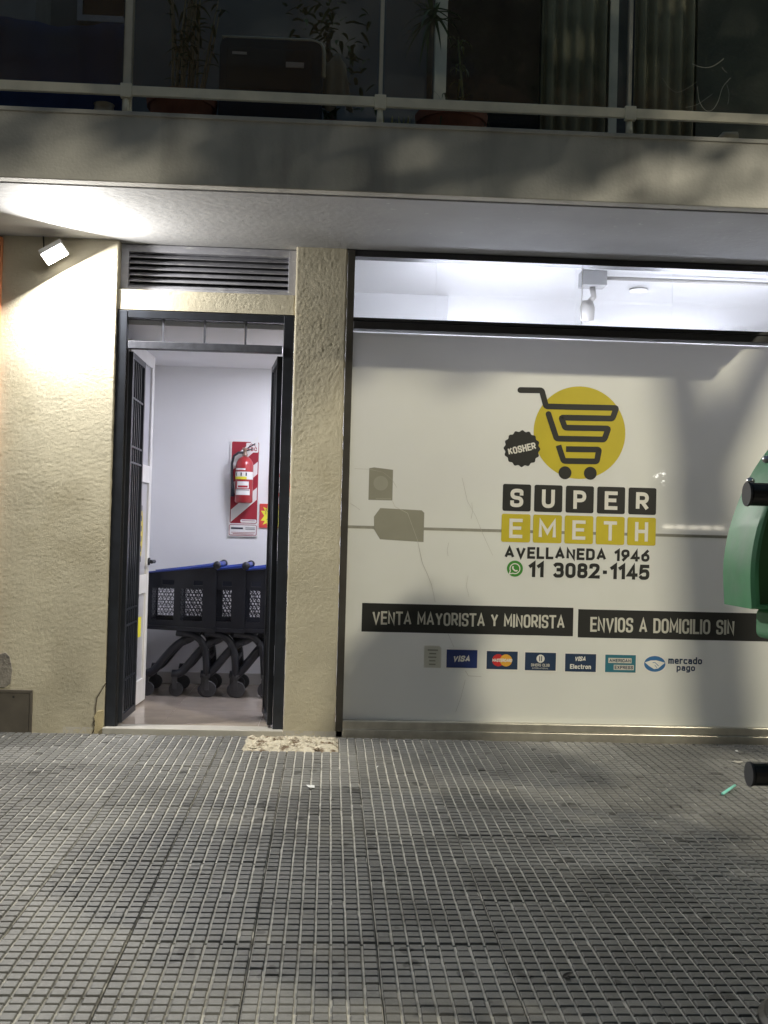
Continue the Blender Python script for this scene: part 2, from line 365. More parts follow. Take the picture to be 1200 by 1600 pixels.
def text(mb, s, x0, z0, x1, z1, y, w=.14, gap=.16, shear=0, ang=0, mi=0):
    """lettering fitted into the box x0..x1, z0..z1; w = stroke weight over letter height"""
    H = z1-z0; h = H*(1-w); adv = []; X = 0
    for ch in s:
        gw = GL[ch][0]; adv.append(X); X += gw+gap+w
    tot = X-gap-w; sx = (x1-x0-H*w)/max(tot, 1e-6); cx, cz = (x0+x1)/2, (z0+z1)/2
    ca, sa = math.cos(ang), math.sin(ang); k = 0
    for ch, a in zip(s, adv):
        for st in GL[ch][1]:
            pts = []
            for (u, v) in rp(st):
                px = x0+H*w/2+(a+u)*sx+v*h*shear; pz = z0+H*w/2+v*h
                dx, dz = px-cx, pz-cz; pts.append((cx+dx*ca-dz*sa, cz+dx*sa+dz*ca))
            # square ends
            if len(pts) >= 2 and ch != '-':
                for (i, j) in ((0, 1), (-1, -2)):
                    d = Vector(pts[i])-Vector(pts[j])
                    if d.length > 1e-6 and not (ch in 'AVKNXRMY' ): q = Vector(pts[i])+d.normalized()*H*w/2; pts[i] = (q.x, q.y)
            mb.ribbon(pts, H*w, y-k*.00001, mi=mi); k += len(pts) if len(s) == 1 else 3
    return mb
def rrect(x0, z0, x1, z1, rad, k=4):
    p = []
    for cx, cz, a0 in ((x1-rad, z1-rad, 0), (x0+rad, z1-rad, 90), (x0+rad, z0+rad, 180), (x1-rad, z0+rad, 270)):
        for i in range(k+1): a = R(a0+90*i/k); p.append((cx+rad*math.cos(a), cz+rad*math.sin(a)))
    return p
def disc(cx, cz, rx, rz=None, n=32): rz = rz or rx; return [(cx+rx*math.cos(2*math.pi*i/n), cz+rz*math.sin(2*math.pi*i/n)) for i in range(n)]

# ================================================================== SETTING
SOFF = 3.03; SLAB_T = 3.385; SLAB_Y = -1.17; SLAB_X1 = 3.09
# ---- road, kerb, sidewalk
o = struct(MB().add([(-150, -150, -.262), (150, -150, -.262), (150, -5.4, -.262), (-150, -5.4, -.262)], [(0, 1, 2, 3)]).build('road', M['asphalt']))
o = struct(MB().box(-60, 60, -5.4, -5.22, -.4, ground(0, -5.3)+.004).build('kerb', M['kerb'], bevel=.012))
gy = -5.22
side = struct(MB().add([(-60, gy, ground(0, gy)-.014), (60, gy, ground(0, gy)-.014), (60, .3, -.014+.3*SLOPE), (-60, .3, -.014+.3*SLOPE)], [(0, 1, 2, 3)]).build('sidewalk', M['mortar']))
T = .4; NC = 8
def tile_mesh(seed, c0=0, c1=8, r0=0, r1=8):
    rnd = random.Random(seed); mb = MB(); g = .0024
    x0, x1, y0, y1 = -T/2+g+c0*T/8, -T/2-g+c1*T/8, -T/2+g+r0*T/8, -T/2-g+r1*T/8
    zf = -.0085
    mb.add([(x0, y0, zf), (x1, y0, zf), (x1, y1, zf), (x0, y1, zf), (x0, y0, zf-.012), (x1, y0, zf-.012), (x1, y1, zf-.012), (x0, y1, zf-.012)],
           [(0, 1, 2, 3), (0, 4, 5, 1), (1, 5, 6, 2), (2, 6, 7, 3), (3, 7, 4, 0)], 1)
    for i in range(c0, c1):
        for j in range(r0, r1):
            cx, cy = -T/2+(i+.5)*T/8, -T/2+(j+.5)*T/8
            a = .0210+rnd.uniform(-.0006, .0004); b = .0210+rnd.uniform(-.0006, .0004); ch = .0026
            dz = rnd.uniform(-.0006, .0003)
            if rnd.random() < .03: dz -= .002; a -= .002
            cx += rnd.uniform(-.0005, .0005); cy += rnd.uniform(-.0005, .0005)
            zt = dz
            vs = [(cx-a, cy-b, zf), (cx+a, cy-b, zf), (cx+a, cy+b, zf), (cx-a, cy+b, zf),
                  (cx-a+ch*.5, cy-b+ch*.5, zt-.0014), (cx+a-ch*.5, cy-b+ch*.5, zt-.0014), (cx+a-ch*.5, cy+b-ch*.5, zt-.0014), (cx-a+ch*.5, cy+b-ch*.5, zt-.0014),
                  (cx-a+ch, cy-b+ch, zt), (cx+a-ch, cy-b+ch, zt), (cx+a-ch, cy+b-ch, zt), (cx-a+ch, cy+b-ch, zt)]
            fs = [(8, 9, 10, 11)]
            for q in range(4):
                p = (q+1) % 4; fs += [(q, p, 4+p, 4+q), (4+q, 4+p, 8+p, 8+q)]
            mb.add(vs, fs, 0)
    return mb
tile_proto = [tile_mesh(s).build('paving_tile', [M['tile'], M['groove']]) for s in range(5)]
tile_used = set()
def place_tile(me_o, x, y, rnd, first=False):
    t = me_o if first else me_o.copy()
    if not first: C.objects.link(t)
    t.parent = side
    t.location = (x, y, ground(0, y)+rnd.uniform(-.0018, .0018))
    t.rotation_euler = (math.atan(SLOPE)+rnd.uniform(-.003, .003), rnd.uniform(-.003, .003), rnd.uniform(-.004, .004))
    return t
rnd = random.Random(3)
X0, Y0 = -.214, -.05
PIT = (-.49, .086)
for j in range(12):
    y = Y0-T/2-j*T
    for i in range(-7, 9):
        x = X0+T/2+i*T
        if j == 0 and i in (-1, 0): continue
        k = rnd.randrange(5); place_tile(tile_proto[k], x, y, rnd, first=k not in tile_used); tile_used.add(k)
a = tile_mesh(11, 0, 3).build('paving_tile', [M['tile'], M['groove']]); place_tile(a, X0-T/2, Y0-T/2, rnd, True); a.rotation_euler.z = 0; a['label'] = 'cut tile left of the rubble-filled gap'
a = tile_mesh(12, 6, 8).build('paving_tile', [M['tile'], M['groove']]); place_tile(a, X0+T/2, Y0-T/2, rnd, True); a.rotation_euler.z = 0; a['label'] = 'narrow cut tile right of the rubble-filled gap'
# strip of mortar along the facade
# ---- rubble in the gap
mb = MB(); NX, NY = 70, 44
vs = []
for j in range(NY+1):
    for i in range(NX+1):
        x = PIT[0]+.004+(PIT[1]-PIT[0]-.008)*i/NX; y = Y0-T+.004+(T-.0)*j/NY
        e = min(i, NX-i, j, NY-j)/3
        h = noise.noise(Vector((x*14, y*14, 1)))*.016+abs(noise.noise(Vector((x*40, y*40, 2))))*.012+noise.noise(Vector((x*95, y*95, 3)))*.004
        vs.append((x, y, ground(0, y)-.008+max(-.0, min(1, e)*(h+.012)) if True else 0))
mb.add(vs, [(j*(NX+1)+i, j*(NX+1)+i+1, (j+1)*(NX+1)+i+1, (j+1)*(NX+1)+i) for j in range(NY) for i in range(NX)])
rr = random.Random(5)
for k in range(90):
    cx, cy = rr.uniform(PIT[0]+.03, PIT[1]-.03), rr.uniform(Y0-T+.03, Y0-.03); s = rr.uniform(.008, .026)
    base = len(mb.v); pts = []
    for (a, b, c) in ((1, 0, 0), (-1, 0, 0), (0, 1, 0), (0, -1, 0), (0, 0, .7), (0, 0, -.6)):
        q = rr.uniform(.6, 1.15)*s; pts.append((cx+a*q+rr.uniform(-.3, .3)*s, cy+b*q+rr.uniform(-.3, .3)*s, ground(0, cy)+.006+c*q))
    mb.add(pts, [(0, 2, 4), (2, 1, 4), (1, 3, 4), (3, 0, 4), (2, 0, 5), (1, 2, 5), (3, 1, 5), (0, 3, 5)])
o = mb.build('rubble', M['rubble']); o['kind'] = 'stuff'; o['label'] = 'cream broken mortar rubble where tiles are missing by the pillar'; o['category'] = 'rubble'

# ---- the shop building
bld = thing('shop_building', 'cream stuccoed ground floor with a grey concrete balcony slab above', 'building', (0, 0, 0))
def stucco(name, x0, x1, z0, z1, yf, yb, step=.0062, amp=.00095, parent=bld, seed=0, ragged=None):
    nx = max(2, int((x1-x0)/step)); nz = max(2, int((z1-z0)/step)); vs = []; fs = []
    for j in range(nz+1):
        for i in range(nx+1):
            x = x0+(x1-x0)*i/nx; z = z0+(z1-z0)*j/nz
            p = Vector((x, z, seed))
            n1 = noise.noise(p*26+Vector((0, 0, 3)));
            w = Vector((noise.noise(p*9), noise.noise(p*9+Vector((5, 5, 5))), 0))*.05
            n2 = abs(noise.noise((p+w)*20+Vector((9, 2, 1)))); n3 = noise.noise(p*62)
            big = noise.noise(p*2.3)*.002
            n4 = noise.noise(p*120+Vector((3, 3, 3)))
            d = amp*(.3*n1+.7*n3+.8*n4+.5*max(0, .14-n2)*(1 if n1 > 0 else .1)*4)+big
            ed = min(i, nx-i)
            ex = 0
            if i == 0 or i == nx: ex = noise.noise(Vector((x*3, z*18, 4)))*.003
            vs.append((x+ex, yf-d-(0 if 0 < i < nx else -.004), z))
    W = nx+1
    for j in range(nz):
        for i in range(nx): fs.append((j*W+i, j*W+i+1, (j+1)*W+i+1, (j+1)*W+i))
    # returns to the back
    ring = [i for i in range(W)]+[j*W+nx for j in range(1, nz+1)]+[nz*W+i for i in range(nx-1, -1, -1)]+[j*W for j in range(nz-1, 0, -1)]
    n = len(vs); vs += [(vs[k][0], yb, vs[k][2]) for k in ring]
    L = len(ring)
    for k in range(L): fs.append((ring[k], n+k, n+(k+1) % L, ring[(k+1) % L]))
    fs.append(tuple(n+k for k in range(L)))
    o = MB().add(vs, fs).build(name, M['stucco'], parent, smooth=True)
    e = o.modifiers.new('es', 'EDGE_SPLIT'); e.split_angle = R(50)
    return o
XL, XP0, XP1 = -1.354, -.258, .062
LZ0, LZ1 = 2.605, 2.728
stucco('stucco_wall', -2.065, XL, -.05, SOFF, 0, .24, seed=1)
stucco('stucco_pillar', XP0, XP1, -.05, SOFF, 0, .24, seed=5)
stucco('lintel', XL-.0, XP0+.002, LZ0, LZ1, .012, .2, seed=8)
MB().box(XL, XP0, .2, .26, LZ0-.02, SOFF).build('inner_lintel', M['upwall'], bld)
MB().box(.062, 6, .1, .3, -.2, -.012+.0).build('window_footing', M['cement'], bld)
# cracked patch and cement stain, at the foot of the wall
pt = [at(147, 1146), at(149, 1128), at(147.5, 1120), at(152, 1111), at(163.5, 1109), at(162.5, 1146)]
MB().prism([(min(p[0], XL-.001), p[1]) for p in pt], -.012, -.002).build('repair_patch', mat('patch_plaster', (.50, .42, .25), .9, var=.12, vscale=15, bump=.4, bscale=150), bld, bevel=.002)
mb = MB(); pl = [at(*q) for q in ((166, 1067), (158, 1080), (152, 1090), (149.5, 1108), (150, 1122), (146, 1130), (150, 1136), (144, 1146))]
mb.ribbon(pl, .006, -.0095); mb.build('wall_crack', mat('crack_dark', (.08, .06, .04), .95, var=.2), bld)
st = [at(0, 1022), at(9, 1019), at(16, 1026), at(20, 1046), at(17, 1068), at(8, 1074), at(-12, 1074), at(-12, 1022)]
MB().prism(st, -.011, -.003).build('cement_patch', M['cement'], bld, bevel=.003)
# balcony slab with drip groove: main part, groove, front strip
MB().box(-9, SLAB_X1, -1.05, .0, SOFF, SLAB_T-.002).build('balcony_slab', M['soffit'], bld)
mb = MB(); mb.box(-9, SLAB_X1, SLAB_Y, -1.095, SOFF-.006, SLAB_T); mb.box(-9, SLAB_X1, -1.0953, -1.0497, SOFF+.07, SLAB_T-.004)
mb.build('balcony_fascia', M['fascia'], bld, bevel=.006)
MB().box(-9, SLAB_X1, -1.178, -1.166, SLAB_T-.018, SLAB_T+.004).build('fascia_lip', M['fascia'], bld, bevel=.003)
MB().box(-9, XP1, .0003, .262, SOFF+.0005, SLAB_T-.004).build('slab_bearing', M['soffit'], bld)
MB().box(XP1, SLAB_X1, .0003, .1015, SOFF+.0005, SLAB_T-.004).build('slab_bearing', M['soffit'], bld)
MB().box(SLAB_X1, 9, .0, .25, SOFF, SLAB_T+.001).build('ring_beam', M['fascia'], bld)
MB().box(-9, 9, 0.03, .25, SLAB_T-.002, 3.5).build('balcony_threshold', M['upwall'], bld)
MB().box(-9, 9, .25, .45, 3.302, 6.5).build('upper_wall', M['upwall'], bld)
MB().box(-9, -2.07, .03, .3, -.1, SOFF).build('side_wall', M['upwall'], bld)
# orange neighbour strip
xo, _ = at(4, 420); _, zo = at(3, 372)
tag(MB().box(-2.6, xo, -.035, .02, .3, zo).build('orange_sign_board', M['orange'], bevel=.004), 'orange board at the left edge beside the floodlight', 'board')
# floor, walls, ceiling of the shop
FZ = .03
fl = struct(MB().box(-1.6, 6, .0, 6, -.05, FZ-.003).build('floor', M['grout']))
k = 0; fmesh = None
for i in range(5):
    for j in range(4):
        x0 = -1.62+i*.6; y0 = .11+j*.6
        if x0+.6 > 1: continue
        if fmesh is None:
            fo = MB().box(-.2985, .2985, -.2985, .2985, -.006, 0).build('floor_tile', M['porc'], fl); fmesh = fo
        else: fo = fmesh.copy(); C.objects.link(fo); fo.parent = fl
        fo.location = (x0+.3, y0+.3, FZ)
MB().box(XL, XP0, -.045, .108, -.03, FZ+.002).build('threshold', M['marble'], bld, bevel=.004)
wb = struct(MB().box(-1.7, .9, 2.0, 2.12, 0, 3.2).build('wall_back', M['inwall']))
MB().box(-1.45, .9, 1.985, 1.9995, FZ, FZ+.09).build('skirting_board', M['skirt'], wb, bevel=.003)
struct(MB().box(-1.6, -1.45, .24, 2.0, 0, 3.2).build('wall_left', M['inwall']))
struct(MB().box(-1.45, XP1, .26, 2.0, 2.555, 2.66).build('ceiling_entrance', M['ceil']))
struct(MB().box(XP1-.001, 6, .102, 6, 3.2, 3.3).build('ceiling_shop', M['ceil']))
struct(MB().box(-1.6, 6, 6, 6.1, 0, 3.3).build('wall_rear', M['inwall']))
struct(MB().box(4.6, 4.7, .3, 6, 0, 3.3).build('wall_right', M['inwall']))

# ------------------------------------------------------------------ louvre vent
z0, z1 = 2.734, SOFF-.004
lv = thing('louvre_vent', 'grey louvred metal vent above the doorway under the balcony', 'vent', (-.8, .1, 2.73))
mb = MB(); mb.box(XL+.002, XL+.05, .075, .13, z0, z1); mb.box(XP0-.05, XP0-.002, .075, .13, z0, z1); mb.box(XL+.05, XP0-.05, .076, .13, z1-.045, z1); mb.box(XL+.05, XP0-.05, .076, .13, z0, z0+.022)
mb.build('vent_frame', M['grey_paint'], lv, bevel=.002)
MB().box(XL+.002, XP0-.002, .15, .16, z0, z1).build('vent_back', M['dark'], lv)
ns = 6; s0 = z0+.022; sp = (z1-.045-s0)/ns
for k in range(ns):
    zc = s0+(k+.5)*sp
    MB().obox((( XL+XP0)/2, .105, zc), ((XP0-XL)/2-.05, 0, 0), (0, .026, .0165), (0, -.0006, .001)).build('slat', M['grey_paint'], lv)

# ------------------------------------------------------------------ gate frame and leaves
gf = thing('door_gate_surround', 'dark navy steel gate frame set in the stucco doorway', 'gate frame', (-.8, .04, 0))
JX0, JX1 = -1.29, -.325
MB().box(XL+.004, JX0, .01, .06, .0, LZ0-.006).build('jamb', M['navy'], gf, bevel=.003)
MB().box(JX1, XP0-.004, .01, .06, .0, LZ0-.006).build('jamb', M['navy'], gf, bevel=.003)
_, zt0 = at(300, 500, .02); _, zb1 = at(300, 536, .02); _, zb0 = at(300, 548, .02)
MB().box(JX0, JX1, .012, .058, zt0-.0, LZ0-.006).build('head_bar', M['navy'], gf, bevel=.003)
MB().box(JX0+.012, JX1-.005, .004, .056, zb0, zb1).build('transom_bar', M['navy2'], gf, bevel=.003)
for px in (255, 320, 384):
    x, _ = at(px, 520, .03); MB().box(x-.006, x+.006, .024, .036, zb1, zt0).build('transom_rod', M['navy2'], gf)
MB().box(JX0+.0, JX0+.012, .02, .05, .03, zb0).build('stop_strip', M['dark'], gf)
def gate_leaf(x, y, ang, label, mirror):
    W, z0, z1 = .47, .05, zb0-.012
    t = thing('gate_leaf', label, 'gate', (x, y, 0), ang, 'barred gate leaves')
    s = .017; mb = MB()
    mb.box(0, 2*s, -s, s, z0, z1); mb.box(W-2*s, W, -s, s, z0, z1); mb.box(2*s, W-2*s, -s+.001, s-.001, z0, z0+.045); mb.box(2*s, W-2*s, -s+.001, s-.001, z1-.04, z1)
    mb.build('leaf_frame', M['navy'], t, local=True, bevel=.002)
    for k in range(5):
        xx = .034+(W-.068)*(k+1)/6
        MB().box(xx-.009, xx+.009, -.007, .007, z0+.045, z1-.04).build('bar', M['navy'], t, local=True)
    for zz in (2.07, 1.765, 1.665, .74, .64, .30):
        MB().box(.034, W-.034, -.0125, -.0072, zz-.006, zz+.006).build('rod', M['steel'] if False else M['navy'], t, local=True)
    return t
gate_leaf(JX0+.02, .05, math.atan2(.47, .0), 'left dark barred gate leaf folded inwards beside the white door', 1)
gate_leaf(JX1-.02, .05, math.atan2(.47, -.06), 'right dark barred gate leaf folded inwards beside the stucco pillar', -1)

# ------------------------------------------------------------------ aluminium door
dr = thing('entrance_door', 'white aluminium glazed door swung open behind the left gate leaf', 'door', (-1.33, .30, 0), math.atan2(.72, .03))
W, z0, z1 = .74, .045, 2.47; d = .022
MB().box(0, .07, -d, d, z0, z1).build('stile', M['white_alu'], dr, local=True, bevel=.004)
MB().box(W-.07, W, -d, d, z0, z1).build('stile', M['white_alu'], dr, local=True, bevel=.004)
for a, b in ((z0, z0+.16), (.80, .93), (1.57, 1.69), (z1-.09, z1)):
    MB().box(.07, W-.07, -d+.001, d-.001, a, b).build('rail', M['white_alu'], dr, local=True, bevel=.004)
gm = mat('frosted_door_glass', (.42, .42, .45), .35, var=.05)
for a, b in ((z0+.16, .80), (.93, 1.57), (1.69, z1-.09)):
    pn = MB().box(.07, W-.07, -.006, .006, a, b).build('pane', gm, dr, local=True)
def ystick(name, poly, m, y, par): return MB().face([(p[0], p[1]) for p in poly], y).build(name, m, par, local=True)
ystick('round_sticker', disc(.37, 1.22, .2, .26), M['yellow'], -.0075, dr)
mb = MB()
for k in range(6): mb.face(rrect(.22, 1.02+k*.07, .52, 1.02+k*.07+.04, .008), -.009)
mb.build('sticker_lettering', M['black'], dr, local=True)
ystick('dark_sticker', rrect(.3, 2.0, .5, 2.12, .01), M['ghost'], -.0075, dr)
ystick('yellow_sticker', rrect(.3, 1.86, .5, 1.97, .01), M['yellow'], -.0075, dr)
ystick('notice_sticker', rrect(.3, 1.74, .46, 1.82, .01), M['ghost'], -.0075, dr)
ystick('small_yellow_sticker', rrect(.5, .5, .6, .64, .01), M['yel_paper'], -.0075, dr)
mb = MB(); mb.lathe([(.026, 0), (.026, .012), (.012, .014), (.012, .05)], (W-.035, -d-.0, 1.02), 16, 'y'); 
for v in range(len(mb.v)): mb.v[v] = (mb.v[v][0], -2*d-mb.v[v][1]+0, mb.v[v][2])
mb.tube([(W-.035, -d-.045, 1.02), (W-.15, -d-.047, 1.018)], .011, 10)
mb.tube([(W-.035, d, 1.02), (W-.035, d+.05, 1.02), (W-.15, d+.05, 1.02)], .011, 10)
mb.build('handle', M['blackplastic'], dr, local=True, smooth=False)

# ------------------------------------------------------------------ shop window
FY = .055
sw = thing('shop_window', 'wide white-filmed shop window lettered with a cart logo', 'window', (1.5, FY, 0))
WX1 = 4.4
MB().box(XP1+.002, .108, .0, .1, -.01, SOFF-.004).build('side_frame', M['bronze'], sw, bevel=.003)
ztA = at(552, 400)[1]; ztB = at(549, 495)[1]; ztC = at(549, 513)[1]; zfilm = at(549, 516.5)[1]; zsill = at(536, 1126)[1]
MB().box(.108, WX1, .002, .1, ztA, SOFF-.004).build('head_frame', M['dark'], sw, bevel=.003)
mb = MB(); mb.box(.108, WX1, -.004, .1, ztC, ztC+.045); mb.box(.108, WX1, .004, .1, ztC+.05, ztB); mb.box(.108, WX1, .012, .1, ztC+.044, ztC+.051)
mb.build('transom_frame', M['dark'], sw, bevel=.003)
mb = MB(); mb.box(.108, WX1, -.002, .12, .045, zsill); mb.box(.108, WX1, -.012, .1, -.012, .043)
mb.build('sill_frame', M['alu'], sw, bevel=.004)
XJ = at(912, 470)[0]
for a, b in ((.108, XJ-.0015), (XJ+.0015, WX1)):
    MB().box(a, b, .05, .056, ztB, ztA).build('transom_pane', M['glass'], sw)
MB().box(XJ-.0015, XJ+.0015, .049, .057, ztB, ztA).build('silicone_joint', M['white'], sw)
zj0, zj1 = at(545, 825.3)[1], at(545, 820.7)[1]
fu = MB().face([(.108, zj1), (WX1, zj1), (WX1, zfilm), (.108, zfilm)], FY).build('film_pane', M['film'], sw)
fl2 = MB().face([(.108, zsill), (WX1, zsill), (WX1, zj0), (.108, zj0)], FY).build('film_pane', M['film'], sw)
MB().box(.108, WX1, FY+.002, FY+.006, zj0, zj1).build('film_seam', M['seam'], sw)
MB().box(.108, WX1, .05, .056, zfilm, ztC).build('clear_strip', M['glass'], sw)
def V(px, py): return at(px, py, FY)
L1, L2, L3, L4 = FY-.0008, FY-.0014, FY-.002, FY-.0026
# cart logo
lg = MB(); cx, cz = V(905.5, 676); rad = V(905.5+71.6, 676)[0]-cx
lg.face(disc(cx, cz, rad, n=64), L1); yellow_disc = lg.build('logo_disc', M['yellow'], sw)
def Z7(q): return V(760+q[0]/4, 590+q[1]/4)
th = V(909, 700)[0]-V(900, 700)[0]
mb = MB()
def rline(mb, pts, th, y, r=.012, rounds=(True, True)):
    P = [Z7(q) for q in pts]; P = [P[0]]+[(p[0], p[1], r) for p in P[1:-1]]+[P[-1]]
    mb.ribbon(rp(P, k=4), th, y)
    for k, e in zip(rounds, (P[0], P[-1])):
        if k: mb.face(disc(e[0], e[1], th/2, n=16), y-.0001)
rline(mb, [(212, 78), (346, 80), (373, 180), (812, 190), (788, 256), (468, 250), (491, 313), (762, 318), (737, 387), (438, 381), (388, 228)], th, L2)
rline(mb, [(450, 424), (482, 521), (690, 524), (704, 450), (497, 447)], th, L2-.0002, rounds=(False, False))
mb.build('logo_cart', M['black'], sw)
mb = MB()
for q in ((491, 595), (649, 598)): p = Z7(q); mb.face(disc(p[0], p[1], th*1.12, n=28), L2)
mb.build('logo_wheels', M['black'], sw)
# badge
bx, bz = V(815.5, 701); br = V(843, 701)[0]-bx
poly = [(bx+br*(1+.045*math.cos(16*a))*math.cos(a), bz+br*(1+.045*math.cos(16*a))*math.sin(a)) for a in [2*math.pi*i/128 for i in range(128)]]
bdg = MB().face(poly, L2).build('badge', M['black'], sw)
mb = MB(); text(mb, 'KOSHER', bx-br*.8, bz-br*.2, bx+br*.8, bz+br*.2, L3, .2, .12, ang=R(14)); mb.build('badge_lettering', M['white'], sw)
def boxes(word, TL0, BR0, TL4, BR4, mbox, mlet, tw):
    a = V(*TL0); b = V(*BR0); c = V(*TL4); e = V(*BR4)
    z1 = (a[1]+c[1])/2; z0 = (b[1]+e[1])/2
    for k, ch in enumerate(word):
        x0 = a[0]+(c[0]-a[0])*k/4; x1 = b[0]+(e[0]-b[0])*k/4
        bo = MB().face(rrect(x0, z0, x1, z1, .012), L2).build('letter_tile', mbox, sw)
        s = x1-x0; gw = .46 if ch not in 'M' else .60
        mb = MB(); text(mb, ch, (x0+x1)/2-s*gw/2, z0+s*.14, (x0+x1)/2+s*gw/2, z1-s*.16, L3, tw); mb.build('letter', mlet, bo, local=False)
boxes('SUPER', (786, 755.5), (829, 798.5), (982.3, 762), (1024.8, 805.5), M['black'], M['white'], .2)
boxes('EMETH', (784, 802.5), (828, 847), (980.5, 808), (1024, 853.5), M['yellow'], M['white'], .175)
def line(s, lb, rt, m, name, w=.16, gap=.15, y=L2, par=sw, shear=0):
    a, b = V(*lb), V(*rt); mb = MB(); text(mb, s, a[0], a[1], b[0], b[1], y, w, gap, shear); return mb.build(name, m, par)
line('AVELLANEDA 1946', (788, 872), (1015, 859.5), M['black'], 'address_lettering', .225, .13)
line('11 3082-1145', (826, 901.5), (1015, 882.5), M['black'], 'phone_lettering', .225, .13)
wx, wz = V(804.5, 888.5); wr = V(817, 888.5)[0]-wx
MB().face(disc(wx, wz, wr), L2).build('messenger_disc', M['green'], sw)
mb = MB(); arc = [(wx+.62*wr*math.cos(a), wz+.62*wr*math.sin(a)) for a in [R(-115+i*320/24) for i in range(25)]]
arc = [(wx-.68*wr, wz-.68*wr)]+[q for q in arc]+[(wx-.62*wr, wz-.3*wr), (wx-.68*wr, wz-.68*wr)]
mb.ribbon(arc[1:-2], .12*wr, L3); mb.ribbon([arc[-3], arc[-1], arc[1]], .12*wr, L3-.0001)
mb.ribbon(rp([(wx-.22*wr, wz+.3*wr), (wx-.3*wr, wz+.02*wr, .2*wr), (wx+.05*wr, wz-.3*wr, .2*wr), (wx+.32*wr, wz-.22*wr)]), .18*wr, L3-.0002)
mb.build('messenger_glyph', M['white'], sw)
def banner(tl, bl, tr, br_, name):
    a, b, c, e = V(*tl), V(*bl), V(*tr), V(*br_)
    return MB().face([(a[0], (b[1]+e[1])/2), (c[0], (b[1]+e[1])/2), (c[0], (a[1]+c[1])/2), (a[0], (a[1]+c[1])/2)], L1).build(name, M['black'], sw)
bn = banner((566, 940.7), (565, 986), (896, 951), (896, 995), 'black_banner')
line('VENTA MAYORISTA Y MINORISTA', (581.5, 975.5), (882.5, 961.5), M['greyprint'], 'banner_lettering', .15, .15, y=L2)
bn = banner((903.7, 950.7), (903, 995.5), (1210, 960), (1210, 1003), 'black_banner')
line('ENVIOS A DOMICILIO SIN', (922, 987), (1147.5, 969), M['greyprint'], 'banner_lettering', .15, .15, y=L2)
# card stickers
def card(tl, br_, m, label):
    a, b = V(*tl), V(*br_)
    t = MB().face(rrect(a[0], b[1], b[0], a[1], .006), L1).build('card_sticker', M['white'], sw); t['label'] = label
    i = .007; x0, z0, x1, z1 = a[0]+i, b[1]+i, b[0]-i, a[1]-i
    MB().face([(x0, z0), (x1, z0), (x1, z1), (x0, z1)], L2).build('card_face', m, t)
    return t, x0, z0, x1, z1
def ctext(t, s, c, u0, v0, u1, v1, m, w=.2, gap=.12, shear=0, y=L3):
    x0, z0, x1, z1 = c; mb = MB(); text(mb, s, x0+(x1-x0)*u0, z0+(z1-z0)*v0, x0+(x1-x0)*u1, z0+(z1-z0)*v1, y, w, gap, shear); return mb.build('card_lettering', m, t)
t, *c = card((696.4, 1013), (747, 1045.7), M['blue'], 'blue card sticker reading VISA'); ctext(t, 'VISA', c, .2, .34, .76, .68, M['white'], .24, .1, .22)
t, *c = card((759, 1015.4), (810, 1048), M['dblue'], 'navy card sticker with a red and an orange disc')
mx, mz = (c[0]+c[2])/2, (c[1]+c[3])/2; h = (c[3]-c[1])
MB().face(disc(mx-h*.22, mz, h*.34), L3).build('red_disc', M['mred'], t); MB().face(disc(mx+h*.22, mz, h*.34), L3-.0003).build('orange_disc', M['morange'], t)
ctext(t, 'MASTERCARD', c, .18, .41, .82, .59, M['white'], .2, .1, .1, L4)
t, *c = card((819, 1017.4), (869.8, 1049.8), M['dblue'], 'navy card sticker with a round emblem above small lettering')
mx, mz = (c[0]+c[2])/2, c[1]+(c[3]-c[1])*.66; h = c[3]-c[1]
MB().face(disc(mx, mz, h*.23), L3).build('emblem_disc', M['white'], t)
mb = MB(); mb.ribbon([(mx-.05*h, mz-.14*h), (mx-.05*h, mz+.14*h)], .05*h, L4); mb.ribbon([(mx+.06*h, mz-.14*h), (mx+.06*h, mz+.14*h)], .05*h, L4); mb.build('emblem_bars', M['dblue'], t)
ctext(t, 'DINERS CLUB', c, .2, .22, .8, .38, M['greyprint'], .16, .12); ctext(t, 'INTERNATIONAL', c, .24, .08, .76, .16, M['greyprint'], .16, .12)
t, *c = card((881.6, 1019.4), (932.5, 1051.8), M['dblue'], 'navy card sticker reading VISA Electron'); ctext(t, 'VISA', c, .3, .6, .66, .86, M['white'], .22, .1, .22); ctext(t, 'Electron', c, .16, .16, .84, .42, M['white'], .2, .12)
t, *c = card((944.2, 1021), (994.6, 1052.8), M['teal'], 'teal card sticker reading AMERICAN EXPRESS')
for (u0, v0, u1, v1, s) in ((.1, .53, .86, .82, 'AMERICAN'), (.28, .14, .94, .43, 'EXPRESS')):
    x0, z0, x1, z1 = c; MB().face([(x0+(x1-x0)*u0, z0+(z1-z0)*v0), (x0+(x1-x0)*u1, z0+(z1-z0)*v0), (x0+(x1-x0)*u1, z0+(z1-z0)*v1), (x0+(x1-x0)*u0, z0+(z1-z0)*v1)], L3).build('card_label', M['greyprint'], t)
    ctext(t, s, c, u0+.03, v0+.05, u1-.03, v1-.05, M['dblue'], .2, .12, 0, L4)
mx, mz = V(1023, 1037.3); h = V(1040.5, 1037)[0]-mx
t = MB().face(disc(mx, mz, h*1.06, h*.80), L1).build('card_sticker', M['white'], sw); t['label'] = 'oval blue handshake sticker'
MB().face(disc(mx, mz, h*.95, h*.69), L2).build('oval_face', M['mid_blue'], t)
mb = MB(); mb.face([(mx-h*.9, mz+h*.12), (mx-h*.35, mz+h*.3), (mx+.1*h, mz+h*.32), (mx+h*.4, mz+h*.26), (mx+h*.92, mz+h*.12), (mx+h*.62, mz-h*.12), (mx+h*.3, mz-h*.4), (mx-.05*h, mz-h*.46), (mx-h*.5, mz-h*.2)], L3)
